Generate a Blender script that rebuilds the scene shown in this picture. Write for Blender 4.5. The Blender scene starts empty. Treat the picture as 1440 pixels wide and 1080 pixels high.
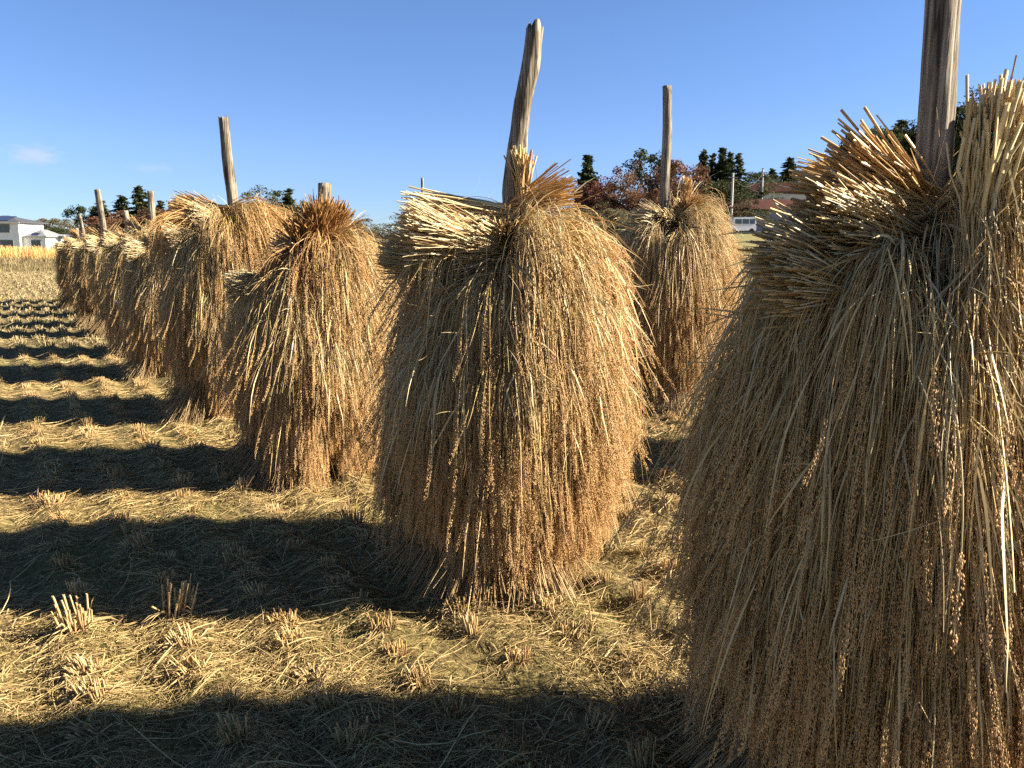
import bpy, math, random
import numpy as np
from mathutils import Vector

# ------------------------------------------------------------------ camera, sky, sun, exposure
S = bpy.context.scene
COL = S.collection
PITCH = math.radians(9.88)
EYE = 1.55
cam = bpy.data.cameras.new("camera")
cam.sensor_width = 36.0
cam.lens = 28.0
cam.clip_start = 0.05
cam.clip_end = 8000
camo = bpy.data.objects.new("camera", cam)
camo.location = (0, 0, EYE)
camo.rotation_euler = (math.pi / 2 - PITCH, 0, 0)
COL.objects.link(camo)
S.camera = camo

SUN_EL, SUN_AZ = math.radians(29.0), math.radians(0.8)      # azimuth measured from +X
w = bpy.data.worlds.new("World")
S.world = w
w.use_nodes = True
nt = w.node_tree
bg = nt.nodes["Background"]
sky = nt.nodes.new("ShaderNodeTexSky")
sky.sky_type = 'NISHITA'
sky.sun_disc = False
sky.sun_elevation = SUN_EL
sky.sun_rotation = math.pi / 2 - SUN_AZ
sky.air_density = 0.5
sky.dust_density = 0.0
sky.ozone_density = 4.5
bg.inputs[1].default_value = 0.056
# small pale clouds low in the sky, at fixed compass directions
tc = nt.nodes.new("ShaderNodeTexCoord")


def cloud_mask(direction, sx, sz, seed):
    sub = nt.nodes.new("ShaderNodeVectorMath"); sub.operation = 'SUBTRACT'
    nt.links.new(tc.outputs['Generated'], sub.inputs[0])
    sub.inputs[1].default_value = direction
    nz = nt.nodes.new("ShaderNodeTexNoise")
    nz.inputs['Scale'].default_value = 55.0
    nz.inputs['Detail'].default_value = 4.0
    mp = nt.nodes.new("ShaderNodeVectorMath"); mp.operation = 'MULTIPLY'
    nt.links.new(tc.outputs['Generated'], mp.inputs[0])
    mp.inputs[1].default_value = (1, 1, 3)
    nt.links.new(mp.outputs[0], nz.inputs['Vector'])
    sc = nt.nodes.new("ShaderNodeVectorMath"); sc.operation = 'MULTIPLY'
    nt.links.new(sub.outputs[0], sc.inputs[0])
    sc.inputs[1].default_value = (1 / sx, 1 / sx, 1 / sz)
    ln = nt.nodes.new("ShaderNodeVectorMath"); ln.operation = 'LENGTH'
    nt.links.new(sc.outputs[0], ln.inputs[0])
    a = nt.nodes.new("ShaderNodeMath"); a.operation = 'MULTIPLY_ADD'
    nt.links.new(nz.outputs['Fac'], a.inputs[0])
    a.inputs[1].default_value = -1.6
    nt.links.new(ln.outputs['Value'], a.inputs[2])
    r = nt.nodes.new("ShaderNodeMapRange")
    r.interpolation_type = 'SMOOTHSTEP'
    nt.links.new(a.outputs[0], r.inputs[0])
    r.inputs[1].default_value = 0.35
    r.inputs[2].default_value = -0.75
    r.inputs[3].default_value = 0.0
    r.inputs[4].default_value = seed
    return r.outputs[0]


def dirn(u, v):
    x = (u - 720) / 1120; y = -(v - 540) / 1120
    d = Vector((x, math.cos(PITCH) + y * math.sin(PITCH), -math.sin(PITCH) + y * math.cos(PITCH)))
    return d.normalized()


m1 = cloud_mask(dirn(48, 218), 0.028, 0.012, 0.42)
m2 = cloud_mask(dirn(215, 236), 0.026, 0.006, 0.2)
mx = nt.nodes.new("ShaderNodeMath"); mx.operation = 'MAXIMUM'
nt.links.new(m1, mx.inputs[0]); nt.links.new(m2, mx.inputs[1])
mix = nt.nodes.new("ShaderNodeMix"); mix.data_type = 'RGBA'
nt.links.new(mx.outputs[0], mix.inputs['Factor'])
sxyz = nt.nodes.new("ShaderNodeSeparateXYZ")
nt.links.new(tc.outputs['Generated'], sxyz.inputs[0])
hz = nt.nodes.new("ShaderNodeValToRGB")
el = hz.color_ramp.elements
el[0].position = 0.0; el[0].color = (.62, .55, .47, 1)
el[1].position = .24; el[1].color = (1, 1, 1, 1)
e2 = el.new(.11); e2.color = (.92, .85, .84, 1)
nt.links.new(sxyz.outputs['Z'], hz.inputs[0])
hm = nt.nodes.new("ShaderNodeMix"); hm.data_type = 'RGBA'; hm.blend_type = 'MULTIPLY'
hm.inputs['Factor'].default_value = 1.0
nt.links.new(sky.outputs[0], hm.inputs['A']); nt.links.new(hz.outputs[0], hm.inputs['B'])
nt.links.new(hm.outputs['Result'], mix.inputs['A'])
mix.inputs['B'].default_value = (3.6, 3.5, 4.6, 1)
nt.links.new(mix.outputs['Result'], bg.inputs[0])

sl = bpy.data.lights.new("sun", 'SUN')
sl.energy = 5.0
sl.angle = math.radians(0.5)
sl.color = (1.0, 0.90, 0.74)
so = bpy.data.objects.new("sun", sl)
sdir = Vector((math.cos(SUN_EL) * math.cos(SUN_AZ), math.cos(SUN_EL) * math.sin(SUN_AZ), math.sin(SUN_EL)))
so.rotation_euler = sdir.to_track_quat('Z', 'Y').to_euler()
so.location = (20, 0, 20)
COL.objects.link(so)

S.view_settings.view_transform = 'Standard'
S.view_settings.look = 'None'
S.view_settings.exposure = 2.08
S.view_settings.gamma = 1.0
S.render.engine = 'CYCLES'
S.cycles.max_bounces = 10
S.cycles.diffuse_bounces = 7
S.cycles.transmission_bounces = 4
S.cycles.use_denoising = False


# ------------------------------------------------------------------ helpers
def tag(o, label=None, cat=None, group=None, kind=None):
    if label: o['label'] = label
    if cat: o['category'] = cat
    if group: o['group'] = group
    if kind: o['kind'] = kind
    return o


def empty(name, loc, rz=0.0):
    o = bpy.data.objects.new(name, None)
    o.empty_display_size = 0.2
    o.location = loc
    o.rotation_euler = (0, 0, rz)
    COL.objects.link(o)
    return o


def link(name, me, parent=None, loc=(0, 0, 0), rot=(0, 0, 0), scale=(1, 1, 1)):
    o = bpy.data.objects.new(name, me)
    COL.objects.link(o)
    o.parent = parent
    o.location = loc
    o.rotation_euler = rot
    o.scale = scale
    return o


def np_mesh(name, V, F, mat, attrs=None, smooth=True):
    """mesh from vertex array and an array of equal-sized faces"""
    V = np.asarray(V, dtype=np.float32).reshape(-1, 3)
    F = np.asarray(F, dtype=np.int32)
    k = F.shape[1]
    me = bpy.data.meshes.new(name)
    me.vertices.add(len(V))
    me.vertices.foreach_set('co', V.ravel())
    me.loops.add(F.size)
    me.loops.foreach_set('vertex_index', F.ravel())
    me.polygons.add(len(F))
    me.polygons.foreach_set('loop_start', np.arange(0, F.size, k, dtype=np.int32))
    me.polygons.foreach_set('loop_total', np.full(len(F), k, dtype=np.int32))
    me.polygons.foreach_set('use_smooth', np.full(len(F), smooth, dtype=bool))
    for nm, arr in (attrs or {}).items():
        a = me.attributes.new(nm, 'FLOAT', 'POINT')
        a.data.foreach_set('value', np.asarray(arr, dtype=np.float32).ravel())
    me.update(calc_edges=True)
    if mat: me.materials.append(mat)
    return me


def nrm(a):
    return a / np.maximum(np.linalg.norm(a, axis=-1, keepdims=True), 1e-9)


def tubes(P, R, sides, rng, rnd, ts):
    """P n,k,3 centre lines; R n,k radii; sides 2 = flat ribbon.  returns V, F, attrs"""
    n, k, _ = P.shape
    T = nrm(np.gradient(P, axis=1))
    ref = nrm(rng.normal(size=(n, 1, 3)))
    N = nrm(np.cross(T, np.broadcast_to(ref, T.shape)))
    B = np.cross(T, N)
    if sides == 2:
        V = np.stack([P - N * R[..., None], P + N * R[..., None]], axis=2)
    else:
        a = np.arange(sides) * 2 * math.pi / sides
        V = P[:, :, None] + R[:, :, None, None] * (N[:, :, None] * np.cos(a)[None, None, :, None] + B[:, :, None] * np.sin(a)[None, None, :, None])
    idx = np.arange(n * k * sides).reshape(n, k, sides)
    if sides == 2:
        F = np.stack([idx[:, :-1, 0], idx[:, :-1, 1], idx[:, 1:, 1], idx[:, 1:, 0]], axis=-1).reshape(-1, 4)
    else:
        nx = np.roll(idx, -1, axis=2)
        F = np.stack([idx[:, :-1], nx[:, :-1], nx[:, 1:], idx[:, 1:]], axis=-1).reshape(-1, 4)
    at = {'rnd': np.broadcast_to(rnd[:, None, None], idx.shape).copy().ravel(),
          't': np.broadcast_to(ts[:, :, None], idx.shape).copy().ravel()}
    return V.reshape(-1, 3), F, at


def merge(parts):
    Vs, Fs, at, off = [], [], {}, 0
    for V, F, a in parts:
        Vs.append(V); Fs.append(F + off); off += len(V)
        for kk, vv in a.items(): at.setdefault(kk, []).append(vv)
    return np.concatenate(Vs), np.concatenate(Fs), {kk: np.concatenate(vv) for kk, vv in at.items()}


# ------------------------------------------------------------------ materials
def new_mat(name):
    m = bpy.data.materials.new(name)
    m.use_nodes = True
    return m, m.node_tree, m.node_tree.nodes["Principled BSDF"]


def ramp(t, stops, fac):
    r = t.nodes.new("ShaderNodeValToRGB")
    e = r.color_ramp.elements
    while len(e) < len(stops): e.new(0.5)
    for i, (p, c) in enumerate(stops):
        e[i].position = p
        e[i].color = (*c, 1)
    if fac is not None: t.links.new(fac, r.inputs[0])
    return r.outputs[0]


def mixc(t, mode, fac, a, b):
    m = t.nodes.new("ShaderNodeMix"); m.data_type = 'RGBA'; m.blend_type = mode
    for sock, val in (('Factor', fac), ('A', a), ('B', b)):
        if hasattr(val, 'links'): t.links.new(val, m.inputs[sock])
        elif isinstance(val, tuple): m.inputs[sock].default_value = (*val, 1)
        else: m.inputs[sock].default_value = val
    return m.outputs['Result']


def attr(t, name):
    a = t.nodes.new("ShaderNodeAttribute"); a.attribute_name = name
    return a.outputs['Fac']


def strand_mat(name, stops, tip=None, rough=0.55, spec=0.35, transl=0.25, objvar=0.25):
    m, t, b = new_mat(name)
    c = ramp(t, stops, attr(t, 'rnd'))
    if tip:
        c2 = ramp(t, tip, attr(t, 't'))
        c = mixc(t, 'MULTIPLY', 1.0, c, c2)
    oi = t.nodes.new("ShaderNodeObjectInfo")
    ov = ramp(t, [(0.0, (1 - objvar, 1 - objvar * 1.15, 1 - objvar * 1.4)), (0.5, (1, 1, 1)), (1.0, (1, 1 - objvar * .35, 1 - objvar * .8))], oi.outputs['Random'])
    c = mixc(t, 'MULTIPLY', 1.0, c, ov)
    t.links.new(c, b.inputs['Base Color'])
    b.inputs['Roughness'].default_value = rough
    b.inputs['Specular IOR Level'].default_value = spec
    if transl > 0:
        tr = t.nodes.new("ShaderNodeBsdfTranslucent")
        t.links.new(c, tr.inputs['Color'])
        ms = t.nodes.new("ShaderNodeMixShader")
        ms.inputs[0].default_value = transl
        t.links.new(b.outputs[0], ms.inputs[1]); t.links.new(tr.outputs[0], ms.inputs[2])
        t.links.new(ms.outputs[0], t.nodes["Material Output"].inputs[0])
    return m


M = {}
M['straw'] = strand_mat('rice_straw',
    [(0.0, (.24, .14, .05)), (.22, (.47, .31, .118)), (.55, (.67, .485, .218)), (.8, (.53, .43, .225)), (1.0, (.44, .40, .245))],
    tip=[(0.0, (1.2, 1.28, 1.5)), (.2, (1.1, 1.1, 1.12)), (.45, (1, 1, 1)), (1.0, (.98, .93, .84))], rough=.5, spec=.4, transl=.13, objvar=.16)
M['crown'] = strand_mat('crown_straw',
    [(0.0, (.33, .19, .065)), (.4, (.50, .32, .12)), (1.0, (.64, .46, .21))],
    tip=[(0.0, (1.15, 1.15, 1.2)), (.3, (1.05, 1.0, .95)), (1.0, (.92, .85, .72))], rough=.5, spec=.4, transl=.12)
M['brown'] = strand_mat('brown_crown_straw',
    [(0.0, (.20, .10, .035)), (.4, (.34, .18, .06)), (1.0, (.50, .31, .12))],
    tip=[(0.0, (.95, .9, .85)), (.3, (1.0, 1.0, 1.0)), (1.0, (1.1, 1.1, 1.1))], rough=.6, spec=.3, transl=.15, objvar=.1)
M['foot'] = strand_mat('weathered_straw',
    [(0.0, (.24, .155, .07)), (.5, (.37, .26, .125)), (1.0, (.48, .36, .19))], rough=.65, spec=.25, transl=.1)
M['grain'] = strand_mat('rice_grain',
    [(0.0, (.47, .265, .105)), (.4, (.63, .385, .165)), (.8, (.70, .475, .222)), (1.0, (.66, .48, .25))], rough=.55, spec=.3, transl=0.12, objvar=.12)
M['litter'] = strand_mat('litter_straw',
    [(0.0, (.12, .078, .034)), (.3, (.27, .185, .072)), (.65, (.46, .325, .13)), (.9, (.57, .42, .185)), (1.0, (.60, .48, .23))], rough=.6, spec=.3, transl=.1, objvar=0)
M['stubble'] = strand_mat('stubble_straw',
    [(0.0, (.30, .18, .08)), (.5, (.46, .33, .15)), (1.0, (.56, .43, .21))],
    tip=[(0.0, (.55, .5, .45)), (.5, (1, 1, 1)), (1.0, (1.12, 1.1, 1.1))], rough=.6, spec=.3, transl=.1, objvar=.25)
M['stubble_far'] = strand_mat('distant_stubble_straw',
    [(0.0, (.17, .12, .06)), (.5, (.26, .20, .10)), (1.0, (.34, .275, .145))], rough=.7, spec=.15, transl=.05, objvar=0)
M['grass'] = strand_mat('short_grass',
    [(0.0, (.105, .095, .025)), (.5, (.17, .15, .043)), (.85, (.29, .225, .085)), (1.0, (.37, .27, .115))], rough=.6, spec=.2, transl=.25, objvar=0)
M['drygrass'] = strand_mat('dry_tall_grass',
    [(0.0, (.42, .25, .09)), (.6, (.58, .38, .14)), (1.0, (.66, .48, .22))], rough=.7, spec=.1, transl=.25, objvar=0)
M['weeds'] = strand_mat('bank_weeds',
    [(0.0, (.16, .11, .06)), (.6, (.26, .19, .10)), (1.0, (.24, .23, .10))], rough=.7, spec=.1, transl=.2, objvar=0)


def wood_mat():
    m, t, b = new_mat('weathered_pole_wood')
    co = t.nodes.new("ShaderNodeTexCoord")
    mp = t.nodes.new("ShaderNodeMapping")
    mp.inputs['Scale'].default_value = (60, 60, 2.2)
    t.links.new(co.outputs['Object'], mp.inputs[0])
    n = t.nodes.new("ShaderNodeTexNoise")
    n.inputs['Scale'].default_value = 1.0; n.inputs['Detail'].default_value = 6; n.inputs['Distortion'].default_value = .6
    t.links.new(mp.outputs[0], n.inputs['Vector'])
    n2 = t.nodes.new("ShaderNodeTexNoise")
    n2.inputs['Scale'].default_value = 6.0; n2.inputs['Detail'].default_value = 4
    t.links.new(co.outputs['Object'], n2.inputs['Vector'])
    c = ramp(t, [(.30, (.045, .037, .027)), (.44, (.17, .143, .104)), (.6, (.32, .272, .20)), (.8, (.47, .405, .30))], n.outputs['Fac'])
    c2 = ramp(t, [(.3, (.72, .66, .6)), (.55, (1, 1, 1)), (.8, (1.1, .98, .82))], n2.outputs['Fac'])
    c = mixc(t, 'MULTIPLY', 1.0, c, c2)
    t.links.new(c, b.inputs['Base Color'])
    b.inputs['Roughness'].default_value = .8
    b.inputs['Specular IOR Level'].default_value = .2
    mp2 = t.nodes.new("ShaderNodeMapping"); mp2.inputs['Scale'].default_value = (46, 46, 1.3)
    t.links.new(co.outputs['Object'], mp2.inputs[0])
    n3 = t.nodes.new("ShaderNodeTexNoise"); n3.inputs['Scale'].default_value = 1.0; n3.inputs['Detail'].default_value = 2; n3.inputs['Distortion'].default_value = .3
    t.links.new(mp2.outputs[0], n3.inputs['Vector'])
    cr = ramp(t, [(.455, (1, 1, 1)), (.49, (.18, .15, .13)), (.51, (.18, .15, .13)), (.545, (1, 1, 1))], n3.outputs['Fac'])
    c = mixc(t, 'MULTIPLY', .8, c, cr)
    t.links.new(c, b.inputs['Base Color'])
    bp = t.nodes.new("ShaderNodeBump"); bp.inputs['Strength'].default_value = 1.0; bp.inputs['Distance'].default_value = .01
    t.links.new(n.outputs['Fac'], bp.inputs['Height'])
    t.links.new(bp.outputs[0], b.inputs['Normal'])
    return m


M['wood'] = wood_mat()


def plain(name, col, rough=.7, var=.15, scale=3.0, spec=.3, metal=0.0):
    m, t, b = new_mat(name)
    co = t.nodes.new("ShaderNodeTexCoord")
    n = t.nodes.new("ShaderNodeTexNoise"); n.inputs['Scale'].default_value = scale; n.inputs['Detail'].default_value = 5
    t.links.new(co.outputs['Object'], n.inputs['Vector'])
    lo = tuple(x * (1 - var) for x in col); hi = tuple(min(1, x * (1 + var)) for x in col)
    t.links.new(ramp(t, [(.3, lo), (.7, hi)], n.outputs['Fac']), b.inputs['Base Color'])
    b.inputs['Roughness'].default_value = rough
    b.inputs['Specular IOR Level'].default_value = spec
    b.inputs['Metallic'].default_value = metal
    return m


def leaf_mat(name, stops, transl=.2):
    return strand_mat(name, stops, rough=.7, spec=.15, transl=transl, objvar=.2)


M['cedar'] = leaf_mat('cedar_foliage', [(0, (.018, .028, .012)), (.5, (.04, .055, .02)), (.85, (.07, .085, .03)), (1, (.11, .105, .045))])
M['evergreen'] = leaf_mat('evergreen_foliage', [(0, (.025, .035, .015)), (.5, (.05, .06, .022)), (1, (.10, .11, .04))])
M['russet'] = leaf_mat('russet_foliage', [(0, (.07, .04, .025)), (.5, (.14, .075, .042)), (.8, (.20, .105, .058)), (1, (.24, .16, .09))])
M['redleaf'] = leaf_mat('red_foliage', [(0, (.07, .03, .02)), (.5, (.15, .06, .04)), (1, (.22, .115, .075))])
M['greyleaf'] = leaf_mat('grey_green_foliage', [(0, (.06, .055, .035)), (.5, (.12, .11, .065)), (1, (.2, .175, .10))])
M['bark'] = plain('tree_bark', (.11, .085, .065), .9, .3, 8)
M['white_wall'] = plain('white_render', (.80, .78, .74), .8, .04, 1.0)
M['cream_wall'] = plain('cream_wall', (.62, .58, .50), .8, .06, 1.0)
M['grey_wall'] = plain('blue_grey_cladding', (.22, .24, .29), .7, .1, 1.5)
M['slate'] = plain('slate_roof', (.06, .063, .072), .75, .2, 2.0)
M['grey_roof'] = plain('grey_tile_roof', (.17, .175, .185), .75, .15, 2.0)
M['red_roof'] = plain('dull_red_metal_roof', (.062, .025, .020), .95, .25, 1.2, .08)
M['solar'] = plain('solar_glass', (.03, .035, .06), .15, .1, 2.0, .6)
M['glass'] = plain('window_glass', (.06, .07, .08), .1, .2, 1.0, .6)
M['frame'] = plain('window_frame_alu', (.25, .25, .25), .5, .1, 4)
M['sheet'] = plain('greenhouse_film', (.55, .58, .64), .35, .08, 1.0, .5)
M['concrete'] = plain('concrete_pole', (.42, .40, .37), .85, .1, 4)
M['paint'] = plain('white_vehicle_paint', (.75, .76, .78), .25, .03, 2, .5)
M['tyre'] = plain('tyre_rubber', (.02, .02, .02), .8, .2, 8)
M['wire'] = plain('dark_wire', (.05, .05, .05), .6, .1, 2)
M['lamp'] = plain('lamp_lens', (.5, .08, .05), .2, .1, 4, .5)


# ------------------------------------------------------------------ terrain
ROWD = np.array([-.535, .845]); ROWN = np.array([.845, .535])      # stubble rows run along ROWD
ROW_SP, HILL_SP = .345, .24
ROW_OFF = (-1.761 * ROWN[0] + 3.012 * ROWN[1])


def sstep(x, a, b):
    u = np.clip((x - a) / (b - a), 0, 1)
    return u * u * (3 - 2 * u)


def ground_z(X, Y):
    X = np.asarray(X, dtype=float); Y = np.asarray(Y, dtype=float)
    c = (X * ROWN[0] + Y * ROWN[1] - ROW_OFF) / ROW_SP
    inp = 1 - sstep(Y, 46, 49)
    a = (X * ROWD[0] + Y * ROWD[1])
    z = inp * (.016 * np.cos(2 * math.pi * (c + .10 * np.sin(a * 1.7) + .06 * np.sin(a * 4.3 + 1))) * (1 + .35 * np.sin(a * 3.1 + c)))
    z = z + inp * (.012 * np.sin(X * 1.7 + 1.3 * np.sin(Y * .9)) * np.cos(Y * 1.3 + .7) + .007 * np.sin(X * 6.1 + 2 * np.sin(Y * 3.3)) * np.sin(Y * 7.3 + 1.1 * np.sin(X * 4.1)))
    bear = X / np.maximum(Y, 1.0)
    bank = .55 * sstep(Y, 48, 51.5)
    rise = np.maximum(Y - 40, 0) * .055 * sstep(bear, -.02, .26) * (1 - sstep(Y, 160, 420))
    hill = 5 * sstep(Y, 105, 175) * sstep(bear, .16, .55) * (1 - sstep(Y, 300, 900))
    z = z + bank + np.where(Y > 30, rise + hill, 0)
    return z


def build_ground():
    r = np.concatenate([[0.0], np.geomspace(.5, 60, 460), np.geomspace(62, 5000, 70)])
    th = np.concatenate([np.linspace(-52, 52, 460), np.linspace(54, 306, 70)]) * math.pi / 180
    RR, TT = np.meshgrid(r, th, indexing='ij')
    X = RR * np.sin(TT); Y = RR * np.cos(TT)
    V = np.stack([X, Y, ground_z(X, Y)], -1)
    nr, na = RR.shape
    idx = np.arange(nr * na).reshape(nr, na)
    nx = np.roll(idx, -1, axis=1)
    F = np.stack([idx[:-1], nx[:-1], nx[1:], idx[1:]], -1)[:, :, [0, 3, 2, 1]] if False else np.stack([idx[:-1], idx[1:], nx[1:], nx[:-1]], -1)
    F = F.reshape(-1, 4)[:, ::-1]
    m, t, b = new_mat('paddy_soil')
    co = t.nodes.new("ShaderNodeNewGeometry").outputs['Position']
    n1 = t.nodes.new("ShaderNodeTexNoise"); n1.inputs['Scale'].default_value = .9; n1.inputs['Detail'].default_value = 5
    n2 = t.nodes.new("ShaderNodeTexNoise"); n2.inputs['Scale'].default_value = 28; n2.inputs['Detail'].default_value = 6
    n3 = t.nodes.new("ShaderNodeTexNoise"); n3.inputs['Scale'].default_value = 160; n3.inputs['Detail'].default_value = 3
    for n in (n1, n2, n3): t.links.new(co, n.inputs['Vector'])
    soil = ramp(t, [(.3, (.06, .043, .022)), (.5, (.13, .095, .045)), (.62, (.23, .17, .075)), (.8, (.36, .27, .12))], n2.outputs['Fac'])
    chaff = ramp(t, [(.35, (.5, .48, .45)), (.55, (1, 1, 1)), (.7, (1.7, 1.55, 1.3))], n3.outputs['Fac'])
    soil = mixc(t, 'MULTIPLY', 1.0, soil, chaff)
    moss = ramp(t, [(.35, (.075, .066, .02)), (.6, (.145, .125, .043)), (.8, (.22, .185, .072))], n2.outputs['Fac'])
    mf = ramp(t, [(.42, (0, 0, 0)), (.6, (1, 1, 1))], n1.outputs['Fac'])
    c = mixc(t, 'MIX', mf, soil, moss)
    # beyond the near field the chaff blends into an even straw tint
    sx = t.nodes.new("ShaderNodeSeparateXYZ"); t.links.new(co, sx.inputs[0])
    mr = t.nodes.new("ShaderNodeMapRange"); t.links.new(sx.outputs['Y'], mr.inputs[0])
    mr.inputs[1].default_value = 5; mr.inputs[2].default_value = 26
    far = ramp(t, [(.3, (.145, .115, .055)), (.55, (.185, .15, .072)), (.75, (.17, .155, .065))], n1.outputs['Fac'])
    far = mixc(t, 'MULTIPLY', .5, far, ramp(t, [(.3, (.75, .75, .7)), (.7, (1.3, 1.25, 1.2))], n2.outputs['Fac']))
    c = mixc(t, 'MIX', mr.outputs[0], c, far)
    mr2 = t.nodes.new("ShaderNodeMapRange"); t.links.new(sx.outputs['Y'], mr2.inputs[0])
    mr2.inputs[1].default_value = 49; mr2.inputs[2].default_value = 56
    veg = ramp(t, [(.3, (.10, .085, .04)), (.5, (.20, .17, .07)), (.7, (.17, .17, .06))], n1.outputs['Fac'])
    c = mixc(t, 'MIX', mr2.outputs[0], c, veg)
    t.links.new(c, b.inputs['Base Color'])
    b.inputs['Roughness'].default_value = .95
    b.inputs['Specular IOR Level'].default_value = .1
    bp = t.nodes.new("ShaderNodeBump"); bp.inputs['Strength'].default_value = .9; bp.inputs['Distance'].default_value = .02
    t.links.new(n2.outputs['Fac'], bp.inputs['Height']); t.links.new(bp.outputs[0], b.inputs['Normal'])
    o = link('ground', np_mesh('ground', V, F, m))
    tag(o, kind='structure')
    return o


build_ground()


# ------------------------------------------------------------------ sheaves of rice
def heads_path(rng, n, L, fan, el0, el0s, el1, s0, bend, stray, kh, r0, wig=.012, nlock=34, out=None):
    """stalks leave the tie, run straight for s0, then bend over and hang; they gather in locks"""
    lk = rng.integers(0, nlock, n)
    psi = (rng.uniform(-1.5, 1.5, nlock) * fan)[lk] + rng.normal(0, .085, n)
    th0 = rng.normal(el0, el0s, nlock)[lk] + rng.normal(0, .08, n)
    th1 = rng.normal(el1, .04, nlock)[lk] + rng.normal(0, .05, n)
    st = rng.random(n) < stray
    th1 = np.where(st, th1 + rng.uniform(.1, .6, n), th1)
    ss = (s0 * rng.uniform(.75, 1.2, nlock))[lk] * rng.uniform(.85, 1.15, n)
    bd = rng.uniform(bend[0], bend[1], nlock)[lk] * rng.uniform(.85, 1.15, n)
    if out is not None: ss = ss + np.where(out, .022, -.008)
    Ls = L * rng.uniform(.80, 1.06, nlock)[lk] * rng.uniform(.9, 1.05, n)
    if out is not None: Ls = Ls * np.where(out, 1.0, .72 + .2 * rng.random(n))
    g = np.linspace(0, 1, kh)
    s = Ls[:, None] * g[None]
    u = np.clip((s - ss[:, None]) / bd[:, None], 0, 1); sm = u * u * (3 - 2 * u)
    th = th0[:, None] + (th1 - th0)[:, None] * sm
    az = psi[:, None] * (.75 + .3 * sm)
    D = np.stack([np.cos(th) * np.cos(az), np.cos(th) * np.sin(az), np.sin(th)], -1)
    ds = np.diff(s, axis=1)
    P = np.zeros((n, kh, 3))
    P[:, 1:] = np.cumsum((D[:, 1:] + D[:, :-1]) * .5 * ds[..., None], axis=1)
    side = rng.normal(0, .05, n)
    P[..., 1] += side[:, None] * sm
    ph = rng.uniform(0, 6.28, (n, 1, 3)); fr = rng.uniform(5, 11, (n, 1, 1))
    P += wig * np.sin(ph + fr * s[..., None]) * sm[..., None]
    q = nrm(rng.normal(size=(n, 3))) * np.sqrt(rng.random((n, 1))) * r0
    q[:, 0] *= .4
    P += q[:, None]
    return P, s, Ls


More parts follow.
